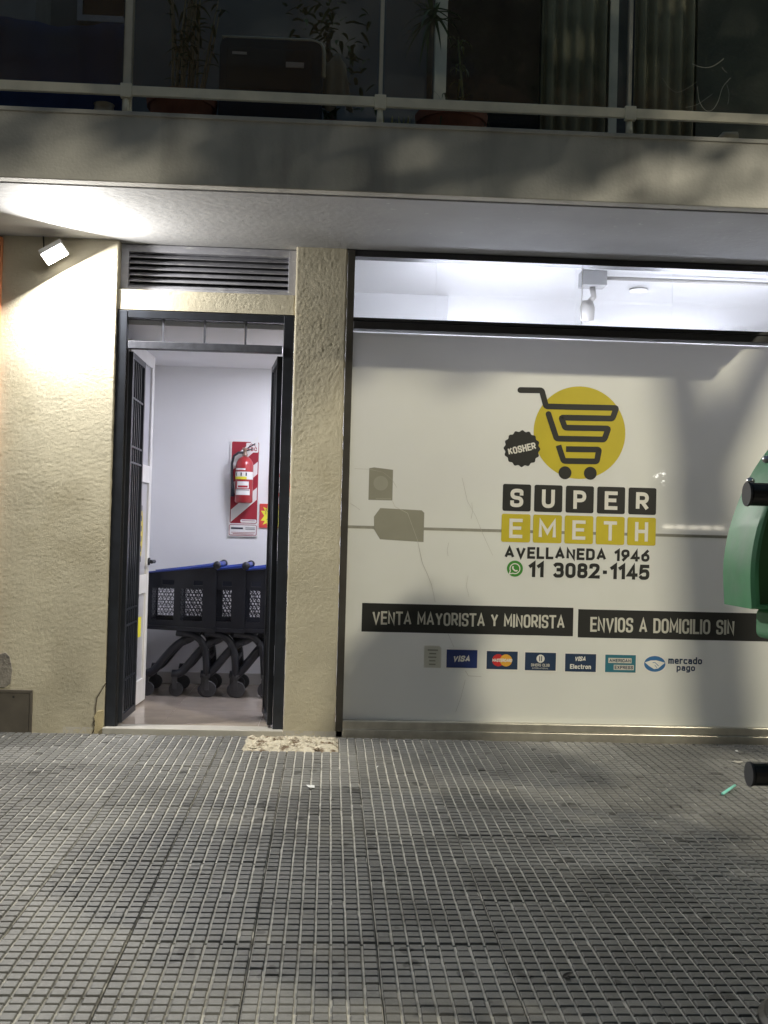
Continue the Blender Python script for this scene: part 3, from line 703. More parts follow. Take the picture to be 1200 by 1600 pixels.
mb.build('handshake', M['white'], t)
mb = MB(); mb.ribbon([(mx-.2*h, mz+.1*h), (mx+.02*h, mz+.12*h), (mx+.34*h, mz-.18*h)], .05*h, L4); mb.ribbon([(mx+.0*h, mz-.1*h), (mx+.2*h, mz-.34*h)], .04*h, L4-.0001); mb.build('handshake_lines', M['mid_blue'], t)
for s, lb, rt in (('mercado', (1044, 1037), (1097, 1027)), ('pago', (1057, 1048), (1086, 1038.3))):
    a, b = V(*lb), V(*rt); mb = MB(); text(mb, s, a[0], a[1], b[0], b[1], L2, .2, .12); mb.build('sticker_lettering', M['dblue'], sw)
# paper slip, faded stickers, cracks
a, b = V(663, 1008.5), V(689, 1043.8)
t = MB().face([(a[0], b[1]), (b[0], b[1]), (b[0], a[1]-.012), (b[0]-.016, a[1]), (a[0], a[1])], L1).build('paper_slip', M['greyprint'], sw)
mb = MB()
for k, (u, v) in enumerate(((.2, .8), (.3, .7), (.25, .72), (.3, .66), (.3, .68))):
    zz = a[1]-(a[1]-b[1])*(.2+.16*k); w = b[0]-a[0]; mb.ribbon([(a[0]+w*u, zz), (a[0]+w*v, zz)], .008, L2)
mb.build('slip_print', M['seam'], t)
a, b = V(577, 731), V(613, 782)
t = MB().face([(a[0], b[1]), (b[0], b[1]), (b[0], a[1]-.008), (a[0]+.03, a[1]+.004), (a[0], a[1]-.002)], L1).build('faded_square_sticker', M['ghost'], sw)
mx, mz = V(595, 755); MB().face(disc(mx, mz, .046), L2).build('sticker_ring', M['ghost2'], t)
mb = MB(); mb.ribbon([V(587, 779), V(611, 779.5)], .008, L2); mb.build('sticker_line', M['ghost2'], t)
def Zs(q): return V(540+q[0]/4.286, 680+q[1]/4.286)
MB().face([Zs(q) for q in ((230, 697), (522, 716), (527, 520), (510, 503), (232, 488), (190, 545), (190, 630))], L1).build('faded_tag_sticker', M['ghost'], sw)
mb = MB()
for k, pl in enumerate((((60, 224), (160, 228), (250, 248), (310, 295), (342, 350)), ((314, 440), (330, 478), (415, 522), (440, 590), (480, 700), (515, 860), (545, 925), (575, 1000), (600, 1118)), ((780, 285), (815, 440), (870, 540), (910, 640), (950, 730), (985, 805)), ((845, 450), (850, 510), (840, 560)), ((820, 940), (808, 1010), (826, 1080)), ((30, 456), (70, 480), (95, 500)), ((690, 720), (680, 770), (686, 810)))):
    mb.ribbon([Zs(q) for q in pl], .0017 if k != 1 else .0026, L2-.0001*k)
mb.ribbon([V(700, 990), V(709, 1011)], .0026, L3); mb.ribbon([V(727, 1048), V(732, 1056), V(752, 1057)], .0026, L3); mb.ribbon([V(727, 1062), V(720, 1090), V(712, 1112)], .0022, L3)
mb.build('film_cracks', M['crack'], sw)

# ------------------------------------------------------------------ inside the shop, seen through the transom
def ceil_at(px, py, z):
    d = _w*CF+_r*(px-600)-_u*(py-800); t = (z-CAM.z)/d.z; return CAM+d*t
p = ceil_at(926, 438, 3.14)
t = thing('ceiling_camera', 'grey bracketed camera hanging from the shop ceiling', 'camera', (p.x, p.y, 3.2))
MB().box(p.x-.09, p.x+.09, p.y-.07, p.y+.07, 3.09, 3.199).build('junction_box', mat('grey_box', (.42, .42, .43), .5, var=.05), t, bevel=.006)
MB().tube([(p.x, p.y, 3.09), (p.x+.01, p.y, 3.02), (p.x-.02, p.y+.02, 2.98)], .022, 12).build('bracket', M['skirt'], t, smooth=True)
MB().lathe([(.0, 0), (.05, .01), (.055, .1), (.04, .15), (0, .155)], (p.x-.03, p.y+.02, 2.84), 20).build('camera_head', M['skirt'], t, smooth=True)
q = ceil_at(1196, 436, 3.17); mb = MB().tube([(p.x+.09, p.y, 3.16), (q.x+.6, p.y, 3.16)], .014, 10)
tag(mb.build('conduit', M['skirt'], smooth=True), 'thin grey conduit running along the shop ceiling right of the camera', 'pipe')
p2 = ceil_at(998, 452, 3.195)
tag(MB().lathe([(.075, 0), (.07, .012), (.03, .014), (0, .016)], (p2.x, p2.y, 3.183), 24).build('ceiling_disc', M['skirt'], smooth=False), 'small round grey disc on the white shop ceiling', 'ceiling disc')
p3 = ceil_at(762, 440, 3.195)
for k, (x, y) in enumerate(((1.2, .9), (2.9, .9), (1.2, 3.0), (2.9, 3.0))):
    z = 2.66
    t = thing('tube_light', ['lit tube light behind the film left of the camera', 'lit tube light behind the film right of the camera', 'lit tube light deep in the shop on the left', 'lit tube light deep in the shop on the right'][k], 'lamp', (x, y, z), 0, 'shop tube lights')
    MB().box(x-.62, x+.62, y-.03, y+.03, z-.0, z+.03).build('housing', M['housing'], t, bevel=.004)
    MB().tube([(x-.6, y, z-.02), (x+.6, y, z-.02)], .019, 12).build('tube', M['tube'], t, smooth=True)
    MB().tube([(x-.6, y-.028, z+.05), (x+.6, y-.028, z+.05)], .014, 12).build('tube', M['tube'], t, smooth=True)
    for sx in (-.5, .5): MB().tube([(x+sx, y, z+.03), (x+sx, y, 3.2)], .001, 6).build('hanger', M['housing'], t)
t = thing('ceiling_panel', 'lit square panel in the entrance ceiling behind the pillar', 'lamp', (-.45, .95, 2.55))
MB().box(-.27, .045, .6, 1.2, 2.535, 2.554).build('panel_frame', M['housing'], t); MB().box(-.255, .03, .62, 1.18, 2.530, 2.5345).build('diffuser', M['panel'], t)

# ------------------------------------------------------------------ extinguisher, board, price cards
BY = 1.99
def B(px, py): return at(px, py, BY)
def Z8(q): return at(340+q[0]/8.42, 670+q[1]/8.42, BY)
a, b = Z8((172, 160)), Z8((528, 1425))
eb = thing('extinguisher_board', 'white and red striped backing board behind the fire extinguisher', 'board', ((a[0]+b[0])/2, BY, b[1]))
bx0, bx1, bz0, bz1 = a[0], b[0], b[1], a[1]; bw, bh = bx1-bx0, bz1-bz0
MB().box(bx0, bx1, BY-.004, 1.9995, bz0, bz1).build('panel', M['paper'], eb)
U = lambda u, v: (bx0+bw*u, bz0+bh*v)
y1 = BY-.005; y2 = BY-.0058; y3 = BY-.0066
MB().face(rrect(*U(.05, .14), *U(.96, .995), .012), y1).build('red_field', M['darkred'], eb)
mb = MB()
for v0 in (.15, .42, .69):
    mb.face([U(.075, v0), U(.93, v0+.24), U(.93, v0+.37), U(.075, v0+.13)], y2)
mb.build('white_stripes', M['paper'], eb)
MB().face(rrect(*U(.53, .885), *U(.94, .985), .01), y3-.0004).build('letter_field', M['paper'], eb)
mb = MB()
for s, u0 in (('A', .57), ('B', .69), ('C', .80)):
    text(mb, s, *U(u0, .90), *U(u0+.09, .94), y3-.001, .2)
mb.ribbon([U(.62, .945), U(.7, .975), U(.86, .95)], .005, y3-.0012)
mb.build('class_letters', M['darkred'], eb)
MB().face(rrect(*U(.4, .145), *U(.95, .185), .012), y3).build('label_strip', M['paper'], eb)
mb = MB(); mb.ribbon(rrect(*U(.4, .145), *U(.95, .185), .012), .003, y3-.0003, closed=True); mb.ribbon(rrect(*U(.04, .015), *U(.95, .125), .012), .004, y3-.0003, closed=True)
mb.ribbon([U(.45, .168), U(.9, .168)], .004, y3-.0004); mb.ribbon([U(.1, .045), U(.9, .045)], .003, y3-.0004); mb.ribbon([U(.16, .03), U(.86, .03)], .004, y3-.0004); mb.build('label_outline', M['darkred'], eb)
mb = MB(); mb.ribbon([U(.1, .088), U(.5, .088)], .014, y3-.0005); mb.ribbon([U(.58, .095), U(.9, .095)], .004, y3-.0005); mb.ribbon([U(.58, .08), U(.9, .08)], .004, y3-.0005); mb.build('label_print', M['ink'], eb)
ex, _ = at(340+352/8.42, 740, 1.9); EY = 1.905
_, ez1 = at(382, 713, EY); _, ez0 = at(382, 786, EY); er = .070
fe = thing('fire_extinguisher', 'red fire extinguisher with black hose hung on the striped board', 'extinguisher', (ex, EY, ez0))
H = ez1-ez0
MB().lathe([(er*.86, 0), (er, .012), (er, H-.075), (er*.93, H-.05), (er*.72, H-.022), (er*.4, H-.006), (er*.24, H)], (ex, EY, ez0), 32).build('cylinder', M['red'], fe, smooth=True)
MB().lathe([(.02, 0), (.022, .02), (.015, .025), (.015, .05), (.02, .052), (.02, .07)], (ex, EY, ez0+H-.002), 16).build('valve', M['brass'], fe, smooth=True)
mb = MB(); mb.obox((ex+.035, EY, ez0+H+.075), (.045, 0, .028), (0, .008, 0), (-.002, 0, .004)); mb.obox((ex+.03, EY, ez0+H+.05), (.035, 0, .012), (0, .007, 0), (-.002, 0, .004)); mb.build('lever', M['blackplastic'], fe, bevel=.002)
hp = [(ex-.015, EY, ez0+H+.03), (ex-.05, EY-.01, ez0+H+.028), (ex-.085, EY-.01, ez0+H-.0), (ex-.1, EY-.005, ez0+H-.06), (ex-.098, EY, ez0+H-.16), (ex-.09, EY, ez0+H-.24), (ex-.088, EY, ez0+.05)]
MB().tube(hp, [.010]*5+[.012, .016], 10).build('hose', M['blackplastic'], fe, smooth=True)
def wrap(mb, z0, z1, a0, a1, rr, mi=0, n=14):
    vs = []; 
    for i in range(n+1):
        a = R(a0+(a1-a0)*i/n); vs += [(ex+rr*math.sin(a), EY-rr*math.cos(a), z0), (ex+rr*math.sin(a), EY-rr*math.cos(a), z1)]
    mb.add(vs, [(2*i, 2*i+2, 2*i+3, 2*i+1) for i in range(n)], mi); return mb
wrap(MB(), ez0+.185, ez0+.245, -80, 78, er+.001).build('white_label', M['paper'], fe)
wrap(MB(), ez0+.185, ez0+.206, -78, 20, er+.0018).build('yellow_label', M['yel_paper'], fe)
mb = MB()
for a in (-60, -20, 12): wrap(MB(), ez0+.212, ez0+.238, a, a+8, er+.0018, n=3).build('label_pictogram', M['ink'], fe)
wrap(MB(), ez0+.115, ez0+.168, -45, 35, er+.001).build('inspection_label', M['paper'], fe); wrap(MB(), ez0+.120, ez0+.136, -38, 28, er+.0018).build('red_label_stripe', M['red'], fe)
wrap(MB(), ez0+.062, ez0+.108, -60, 45, er+.001).build('service_label', M['paper'], fe); wrap(MB(), ez0+.098, ez0+.104, -55, 40, er+.0018).build('service_label_line', M['ink'], fe)
wrap(MB(), ez0+.258, ez0+.272, -70, 10, er+.001).build('top_label', M['paper'], fe)
for k, (tl, br_, lab, y) in enumerate((((675, 583), (960, 895), 'upper red price card with a white starburst, mostly behind the gate leaf', 1.992), ((555, 985), (900, 1310), 'lower red price card with a yellow handwritten starburst', 1.992))):
    a, b = Z8(tl), Z8(br_); t = thing('price_card', lab, 'card', ((a[0]+b[0])/2, y, b[1]), 0, 'price cards by the extinguisher')
    MB().box(a[0], b[0], y-.003, 1.9995, b[1], a[1]).build('red_card', mat('red_card', (.62, .06, .05), .6, var=.04), t)
    cx_, cz_ = (a[0]+b[0])/2, (a[1]+b[1])/2; hw, hh = (b[0]-a[0])/2, (a[1]-b[1])/2
    st = [(cx_+hw*.92*(1 if i % 2 == 0 else .7)*math.copysign(abs(math.cos(x))**.6, math.cos(x)), cz_+hh*.92*(1 if i % 2 == 0 else .7)*math.copysign(abs(math.sin(x))**.6, math.sin(x))) for i, x in enumerate([2*math.pi*(i+.0)/24+math.pi/4 for i in range(24)])]
    MB().face(st, y-.004).build('starburst', M['yel_paper'] if k else M['paper'], t)
    mb = MB()
    if k:
        text(mb, 'NO', cx_-hw*.55, cz_+hh*.1, cx_+hw*.1, cz_+hh*.6, y-.005, .09); mb.ribbon([(cx_-hw*.45+i*hw*.1, cz_-hh*.3+(hh*.14 if i % 2 else -hh*.05)) for i in range(8)], .004, y-.0052)
    else: mb.ribbon([(cx_-hw*.3+i*hw*.1, cz_-hh*.1+(hh*.2 if i % 2 else -hh*.05)) for i in range(7)], .005, y-.005)
    mb.build('handwriting', M['ink'], t)

# ------------------------------------------------------------------ shopping carts (local: front towards -x, origin at floor)
def perforated(w, h, cell):
    """sheet with hexagonal holes, in local x,z"""
    mb = MB(); dx = cell; dz = cell*.866; nx = int(w/dx); nz = int(h/dz)
    for j in range(nz):
        for i in range(nx):
            cx = (i+.5+(.5 if j % 2 else 0))*w/(nx+.5); cz = (j+.5)*h/nz
            o_ = []; n_ = []
            for k in range(6):
                a = R(30+60*k); o_.append((cx+cell*.585*math.cos(a), 0, cz+cell*.585*math.sin(a))); n_.append((cx+cell*.47*math.cos(a), 0, cz+cell*.47*math.sin(a)))
            mb.add(o_+n_, [(k, (k+1) % 6, 6+(k+1) % 6, 6+k) for k in range(6)])
    return mb
def make_cart(label):
    t = thing('shopping_cart', label, 'shopping cart', (0, 0, 0), 0, 'nested shopping carts')
    x0, x1 = -.33, .185; hb, ht = .50, .90; wf, wr = .205, .255   # half widths front / rear
    def side_y(x): return wf+(wr-wf)*(x-x0)/(x1-x0)
    def ztop(x): return .895+(.955-.895)*(x-x0)/(x1-x0)
    def zbot(x): return .505-.015*(x-x0)/(x1-x0)
    wins = [(x0+.045, x0+.205), (x0+.255, x0+.415)]
    wz0, wz1 = .555, .79
    mb = MB()
    def strip(xa, xb, za, zb, s, th=.012):
        f = lambda z, x: zbot(x) if z == 'b' else (ztop(x) if z == 't' else z)
        vs = []
        for x in (xa, xb):
            for q in (0, -th):
                for z in (f(za, x), f(zb, x)): vs.append((x, s*(side_y(x)+q), z))
        mb.add(vs, [(0, 1, 3, 2), (4, 6, 7, 5), (0, 4, 5, 1), (2, 3, 7, 6), (0, 2, 6, 4), (1, 5, 7, 3)])
    strip(x0, x0+.025, 'b', 't', 1); strip(x0+.465, x1, 'b', 't', 1); strip(x0+.025, x0+.465, 'b', wz0, 1); strip(x0+.025, x0+.465, wz1, 't', 1)
    for s in (-1,):
        strip(x0, wins[0][0], 'b', 't', s); strip(wins[0][1], wins[1][0], 'b', 't', s); strip(wins[1][1], x1, 'b', 't', s)
        for a, b in wins:
            strip(a, b, 'b', wz0, s); strip(a, b, wz1, .815, s); strip(a, b, .85, 't', s)
        strip(wins[0][0], wins[0][0]+.07, .815, .85, s); strip(wins[1][0], wins[1][0]+.09, .815, .85, s)
    # front and bottom
    mb.box(x0, x0+.014, -wf, wf, zbot(x0), ztop(x0))
    mb.box(x0+.014, x1-.05, -wf+.012, wf-.012, .490, .504)
    # under-rim
    for s in (-1, 1): mb.obox(((x0+x1)/2, s*(wf+wr)/2+s*.006, .497), ((x1-x0)/2, s*(wr-wf)/2, -.0075), (0, .012, 0), (0, 0, .014))
    mb.build('basket', M['blackplastic'], t, local=True)
    pm = perforated(.16, wz1-wz0, .0205)
    first = None
    o = perforated(.44, wz1-wz0, .031).build('perforated_panel', M['blackplastic'], t, local=True)
    o.location = (x0+.025, side_y(x0+.245)-.006, wz0); o.rotation_euler = (0, 0, math.atan2(wr-wf, x1-x0))
    for s in (-1,):
        for a, b in wins:
            if first is None: o = pm.build('perforated_panel', M['blackplastic'], t, local=True); first = o
            else: o = first.copy(); C.objects.link(o); o.parent = t
            o.location = (a, s*(side_y((a+b)/2)-.006), wz0); o.rotation_euler = (0, 0, s*math.atan2(wr-wf, x1-x0))
    for s in (-1, 1):
        pts = [(x0, s*wf, ztop(x0)+.006), (-.1, s*side_y(-.1), ztop(-.1)+.008), (.15, s*side_y(.15), ztop(.15)+.012), (x1-.02, s*side_y(x1), ztop(x1)+.022)]
        MB().tube(pts, [.006, .008, .011, .014], 10).build('top_rim', M['bluplastic'], t, local=True, smooth=True)
        MB().lathe([(.0, -.016), (.026, -.014), (.03, 0), (.026, .014), (0, .016)], (x1+.0, s*(wr+.004), ztop(x1)+.012), 18, 'y').build('handle_end', M['blackplastic'], t, local=True, smooth=True)
    MB().tube([(x1, -wr, ztop(x1)+.012), (x1, wr, ztop(x1)+.012)], .018, 12).build('handle_bar', M['bluplastic'], t, local=True, smooth=True)
    for s in (-1, 1):
        y = s*.20
        c = rp([(-.335, .165), (-.27, .165, .08), (-.10, .385, .12), (.02, .43, .08), (.05, .49)], k=6)
        MB().tube([(p[0], y, p[1]) for p in c], [.03]*len(c), 8).build('front_leg', M['blackplastic'], t, local=True, smooth=True)
        c = rp([(-.1, .47), (.06, .45, .1), (.12, .34, .1), (.13, .16)], k=6)
        MB().tube([(p[0], s*.22, p[1]) for p in c], [.027]*len(c), 8).build('rear_leg', M['blackplastic'], t, local=True, smooth=True)
        for (cx, yy, rr_) in ((-.315, s*.20, .052), (.13, s*.22, .060)):
            f = MB(); f.box(cx-.024, cx+.024, yy-.024, yy+.024, .145, .172); f.box(cx-.018, cx+.018, yy-.02, yy-.015, .05, .145); f.box(cx-.018, cx+.018, yy+.015, yy+.02, .05, .145)
            fo = f.build('caster', M['rubber'], t, local=True, bevel=.003)
            MB().lathe([(rr_*.5, -.013), (rr_*.92, -.013), (rr_, -.006), (rr_, .006), (rr_*.92, .013), (rr_*.5, .013)], (cx+.012, yy, rr_+.001), 22, 'y').build('wheel', M['rubber'], fo, local=True, smooth=False)
    MB().box(-.03, .03, -.2, .2, .465, .489).build('cross_member', M['blackplastic'], t, local=True)
    MB().box(.12, .14, -.2, .2, .26, .29).build('rear_brace', M['blackplastic'], t, local=True)
    return t
cx0, _ = at(227, 940, 1.27)
cart = make_cart('front shopping cart of the nested row, nearest the white door')
cart.location = (cx0+.33, 1.5, FZ)
for k, lab in enumerate(('second shopping cart from the white door in the nested row', 'third shopping cart from the white door in the nested row', 'rearmost shopping cart of the nested row, half behind the right gate leaf')):
    c = copy_tree(cart); c.location = (cx0+.33+.21*(k+1), 1.5+random.uniform(-.004, .004), FZ); c['label'] = lab

# ------------------------------------------------------------------ floodlight on the wall
fx, fz = at(86, 398, -.11)
n = Vector((.44, -.52, -.73)).normalized()
side_v = n.cross(Vector((0, -1, 0))).normalized(); up_v = n.cross(side_v).normalized()
fp = Vector((fx, -.115, fz))
fd = thing('floodlight', 'lit white floodlight under the balcony on the left stucco wall', 'floodlight', tuple(fp))
MB().obox(fp-n*.022, side_v*.075, up_v*.055, n*.02).build('housing', M['housing'], fd, bevel=.006)
MB().obox(fp+n*.0, side_v*.066, up_v*.046, n*.002).build('lit_glass', M['floodglass'], fd)
mb = MB(); mb.tube([fp-n*.04, fp-n*.06+Vector((0, .05, .02)), (fp.x-.03, 0, fp.z+.03)], .012, 8); mb.build('bracket', M['housing'], fd, smooth=True)
mb = MB(); mb.tube([fp-n*.04, (fp.x-.05, -.04, fp.z+.05), (fp.x-.09, -.012, fp.z+.02), (fp.x-.10, -.010, SOFF)], .0045, 8); mb.build('cable', M['binblack'], fd, smooth=True)
MB().box(fp.x-.06, fp.x+.0, -.03, -.002, fp.z, fp.z+.06).build('wall_plate', M['housing'], fd, bevel=.004)
ld = bpy.data.lights.new('flood_beam', 'AREA'); ld.shape = 'RECTANGLE'; ld.size = .13; ld.size_y = .09; ld.energy = FLOOD_W; ld.color = FLOOD_COL; ld.spread = R(180)
lo = bpy.data.objects.new('flood_beam', ld); C.objects.link(lo); lo.parent = fd
lo.rotation_euler = n.to_track_quat('-Z', 'Y').to_euler(); lo.location = n*.006
# meter panel in the wall
px1, pz1 = at(52, 1078)
mp_ = thing('meter_cabinet', 'grey steel cabinet door low in the stucco wall at the left', 'cabinet', (px1-.2, 0, 0))
mb = MB(); mb.box(-2.064, px1, -.016, .01, pz1-.018, pz1); mb.box(px1-.016, px1, -.016, .01, -.03, pz1-.018)
mb.build('cabinet_frame', M['panelgrey'], mp_, bevel=.002)
MB().box(-2.064, px1-.018, -.012, .01, -.03, pz1-.02).build('cabinet_door', M['panelgrey'], mp_, bevel=.002)
kx, kz = at(22, 1088.5); MB().lathe([(.007, 0), (.007, .003), (.001, .004)], (kx, -.0125, kz), 14, 'y').build('lock', M['dark'], mp_)

# ------------------------------------------------------------------ balcony railing
RY = -1.12
rl = thing('balcony_railing', 'cream metal balcony railing with dusty glass panels above the fascia', 'railing', (0, RY, SLAB_T))
zr = [at(525, y, RY)[1] for y in (150, 165)]
posts = [at(198, 140, RY)[0], at(594, 165, RY)[0], at(984, 180, RY)[0]]
step = (posts[2]-posts[0])/2; posts = [posts[0]-step]+posts+[min(posts[2]+step, SLAB_X1-.05)]
edges = [-4.0]+posts
for i, x in enumerate(posts):
    w = .045 if i == 1 else .021
    MB().box(x-w/2, x+w/2, RY+.01, RY+.045, SLAB_T+.02, 4.45).build('post', M['rail'], rl, bevel=.003)
    MB().box(x-.03, x+.03, RY-.022, RY+.009, zr[1]-.012, zr[0]+.012).build('bracket', M['rail'], rl, bevel=.004)
    MB().tube([(x, RY+.0, SLAB_T), (x, RY, zr[1]-.01)], [.02, .014], 10).build('foot', M['rail'], rl, smooth=True)
for i in range(len(edges)-1):
    a, b = edges[i]+.03, edges[i+1]-.03
    MB().box(a, b, RY-.018, RY+.006, zr[1], zr[0]).build('bottom_rail', M['rail'], rl, bevel=.003)
    MB().box(a, b, RY-.02, RY+.02, 4.45, 4.49).build('top_rail', M['rail'], rl, bevel=.003)
    MB().box(a-.01, b+.01, RY-.004, RY+.002, zr[0], 4.45).build('glass_pane', M['dglass'], rl)
# scratches on the right glass pane
mb = MB(); ys = RY-.0046
def RV(px, py): return at(px, py, ys)
def Z4(q): return RV(840+q[0]/3.333, q[1]/3.333)
for k, pl in enumerate((((805, 332), (850, 352), (900, 352), (940, 330), (970, 305)), ((832, 450), (840, 530), (875, 582), (915, 575), (945, 520), (960, 455), (1005, 405)), ((960, 350), (975, 372), (988, 378)), ((650, 405), (680, 455), (725, 488), (790, 455), (830, 425)), ((770, 560), (830, 548), (910, 490)), ((985, 440), (1000, 490), (990, 545)))):
    P = rp([(*Z4(q), .03) for q in pl], k=3); mb.ribbon(P, .003 if k in (0, 1) else .0014, ys-.00005*k)
o = mb.build('glass_scratches', mat('scratch', (.46, .45, .36), .6, var=.1), rl); o['kind'] = 'stuff'

# ------------------------------------------------------------------ things on the balcony
SZ = SLAB_T
# upper sliding doors: frame posts, dark panes
def wallpost(px, w, m, name, lab):
    x, _ = at(px, 100, .2); o = MB().box(x-w/2, x+w/2, .17, .249, SZ, 6).build(name, m); return tag(o, lab, 'door post')
wallpost(688, .075, M['rail'], 'door_post', 'pale door post behind the tall thin plant on the balcony')
wallpost(957, .055, M['rail'], 'door_post', 'pale door post between the olive curtains on the balcony')
xa, xb = at(700, 0, .2)[0], at(846, 0, .2)[0]
tag(MB().box(xa, xb, .2, .249, SZ, 6).build('dark_balcony_door', M['darkglass']), 'dark glass balcony door right of the potted plants', 'door')
def curtain(px0, px1, y, lab, folds):
    a, b = at(px0, 50, y)[0], at(px1, 50, y)[0]; n = folds*10; mb = MB(); vs = []
    for i in range(n+1):
        t = i/n; x = a+(b-a)*t; yy = y+.03*math.sin(t*folds*2*math.pi+.7*math.sin(5*t))+.012*math.sin(t*folds*5.1)
        vs += [(x, yy, SZ+.02), (x, yy+.012*math.sin(7*t), 5.6)]
    mb.add(vs, [(2*i, 2*i+2, 2*i+3, 2*i+1) for i in range(n)])
    o = mb.build('curtain', M['curtain'], smooth=True); s = o.modifiers.new('sol', 'SOLIDIFY'); s.thickness = .004
    return tag(o, lab, 'curtain', 'olive curtains of the upper floor')
curtain(848, 948, .16, 'olive pleated curtain left of the third railing post', 5)
curtain(993, 1085, .16, 'olive pleated curtain right of the third railing post', 5)
xa = at(1090, 0, .2)[0]; tag(MB().box(xa, 4.0, .19, .249, SZ, 6).build('olive_shutter', mat('olive_shutter', (.10, .10, .07), .6, var=.3, vscale=2, bump=.2)), 'dull olive shutter at the right end of the balcony', 'shutter')
# navy tarp on the left
xa, xb = -3.2, at(192, 100, -.95)[0]; zt = at(100, 36, -.95)[1]
n = 40; mb = MB(); vs = []
for i in range(n+1):
    x = xa+(xb-xa)*i/n
    for j in range(9):
        z = SZ+(zt+.01*math.sin(i*.5)-SZ)*j/8; vs.append((x, -.95+.02*math.sin(i*.55+j*.3)+.012*math.sin(i*1.7-j*.5), z))
mb.add(vs, [(i*9+j, (i+1)*9+j, (i+1)*9+j+1, i*9+j+1) for i in range(n) for j in range(8)])
o = mb.build('tarp', M['navycloth'], smooth=True); s = o.modifiers.new('sol', 'SOLIDIFY'); s.thickness = .006
tag(o, 'navy blue cloth hung behind the left railing panel', 'tarp')
x, z = at(55, 18, -.2); tag(MB().box(x-.42, x+.03, -.3, .05, SZ, z+.5).build('grey_cupboard', mat('grey_cupboard', (.16, .16, .16), .6, var=.15), bevel=.01), 'grey cupboard behind the navy cloth at the far left', 'cupboard')
xa, zb_ = at(117, 26, .15); xb = at(190, 26, .15)[0]
t = thing('upper_window', 'dark upper window with pale frame above the navy cloth', 'window', (xa, .2, zb_))
mb = MB(); mb.box(xa, xa+.03, .2, .249, zb_, 5.6); mb.box(xa+.03, xb, .2, .249, zb_, zb_+.04); mb.build('window_frame', M['grey_paint'], t); MB().box(xa+.03, xb, .22, .249, zb_+.04, 5.6).build('window_pane', M['darkglass'], t)
# pots and plants
def pot(name, lab, x, y, rt, rb, h, plantname=None):
    t = thing(name, lab, 'plant', (x, y, SZ))
    MB().lathe([(rb, 0), (rt*.93, h*.8), (rt, h*.8), (rt*1.03, h), (rt*.92, h), (rt*.88, h*.9), (0, h*.88)], (x, y, SZ), 32).build('pot', M['terra'], t, smooth=False)
    return t
def blade(mb, base, az, length, lift, droop, w, n=6, mi=0):
    p = Vector(base); pts = []
    d = Vector((math.cos(az), math.sin(az), 0)); 
    for i in range(n+1):
        t = i/n; pts.append(p+d*(length*(t*(1-.25*t)))*math.cos(lift)+Vector((0, 0, length*(math.sin(lift)*t-droop*t*t))))
    s = d.cross(Vector((0, 0, 1))).normalized(); vs = []
    for i, q in enumerate(pts):
        t = i/n; ww = w*(1-t)**.6*(.6+.4*min(1, t*5)); vs += [q-s*ww, q+Vector((0, 0, ww*-.35)), q+s*ww]
    fs = []
    for i in range(n): fs += [(3*i, 3*i+1, 3*i+4, 3*i+3), (3*i+1, 3*i+2, 3*i+5, 3*i+4)]
    mb.add(vs, fs, mi)
rr = random.Random(21)
x, _ = at(285, 150, -.75); t = pot('cane_plant', 'bushy cane plant in a round terracotta pot behind the second glass panel', x, -.75, .19, .13, .235)
mb = MB(); lb = MB()
for k in range(16):
    a = rr.uniform(0, 6.28); d = rr.uniform(0, .12); bx_, by_ = x+d*math.cos(a), -.75+d*math.sin(a); hh = rr.uniform(.35, 1.1); lx, ly = rr.uniform(-.1, .1), rr.uniform(-.08, .08)
    mb.tube([(bx_, by_, SZ+.2), (bx_+lx*.5, by_+ly*.5, SZ+.2+hh*.5), (bx_+lx, by_+ly, SZ+.2+hh)], [.007, .006, .003], 6)
    for q in range(9):
        f = rr.uniform(.25, 1); blade(lb, (bx_+lx*f, by_+ly*f, SZ+.2+hh*f), rr.uniform(0, 6.28), rr.uniform(.08, .18), rr.uniform(-.2, .8), .5, .011, 4)
mb.build('canes', M['cane'], t); lb.build('foliage', M['leaf'], t)
x, _ = at(706, 150, -.7); t = pot('spider_plant', 'arching spider plant in a wide terracotta pot behind the third glass panel', x, -.7, .20, .15, .23)
lb = MB()
for k in range(34): blade(lb, (x+rr.uniform(-.06, .06), -.7+rr.uniform(-.06, .06), SZ+.21), rr.uniform(0, 6.28), rr.uniform(.25, .42), rr.uniform(.5, 1.25), rr.uniform(.5, .95), .009, 8)
lb.build('foliage', M['leaf'], t)
lb = MB()
mb = MB(); sx, sz = at(716, 62, -.72)
mb.tube([(x+.02, -.7, SZ+.22), (x+.06, -.71, SZ+.35), (sx, -.72, sz)], [.008, .007, .004], 6)
for k in range(14): blade(lb, (x+.06+(sx-x-.06)*rr.random(), -.715, SZ+.35+(sz-SZ-.35)*rr.uniform(.1, 1)), rr.uniform(0, 6.28), rr.uniform(.1, .17), rr.uniform(-.1, 1), .7, .009, 6)
blade(lb, (sx, -.72, sz-.02), 0, .05, 1.5, 0, .012, 5)
mb.build('stem', M['leaf2'], t); lb.build('pale_leaves', M['leaf2'], t)
x2, _ = at(674, 100, -.4); t = thing('thin_palm', 'thin upright palm stem beside the pale door post', 'plant', (x2, -.4, SZ))
MB().lathe([(.09, 0), (.12, .2), (.115, .2), (.0, .18)], (x2, -.4, SZ), 24).build('pot', M['terra'], t); MB().tube([(x2, -.4, SZ+.18), (x2-.01, -.4, 4.0), (x2+.005, -.4, 4.35)], [.02, .017, .014], 8).build('stem', M['bark'], t, smooth=True)
lb = MB()
for k in range(36): blade(lb, (x2, -.4, 4.33+rr.uniform(-.05, .05)), rr.uniform(0, 6.28), rr.uniform(.15, .35), rr.uniform(-.9, 1.2), .35, .012, 5)
lb.build('foliage', M['leaf'], t)
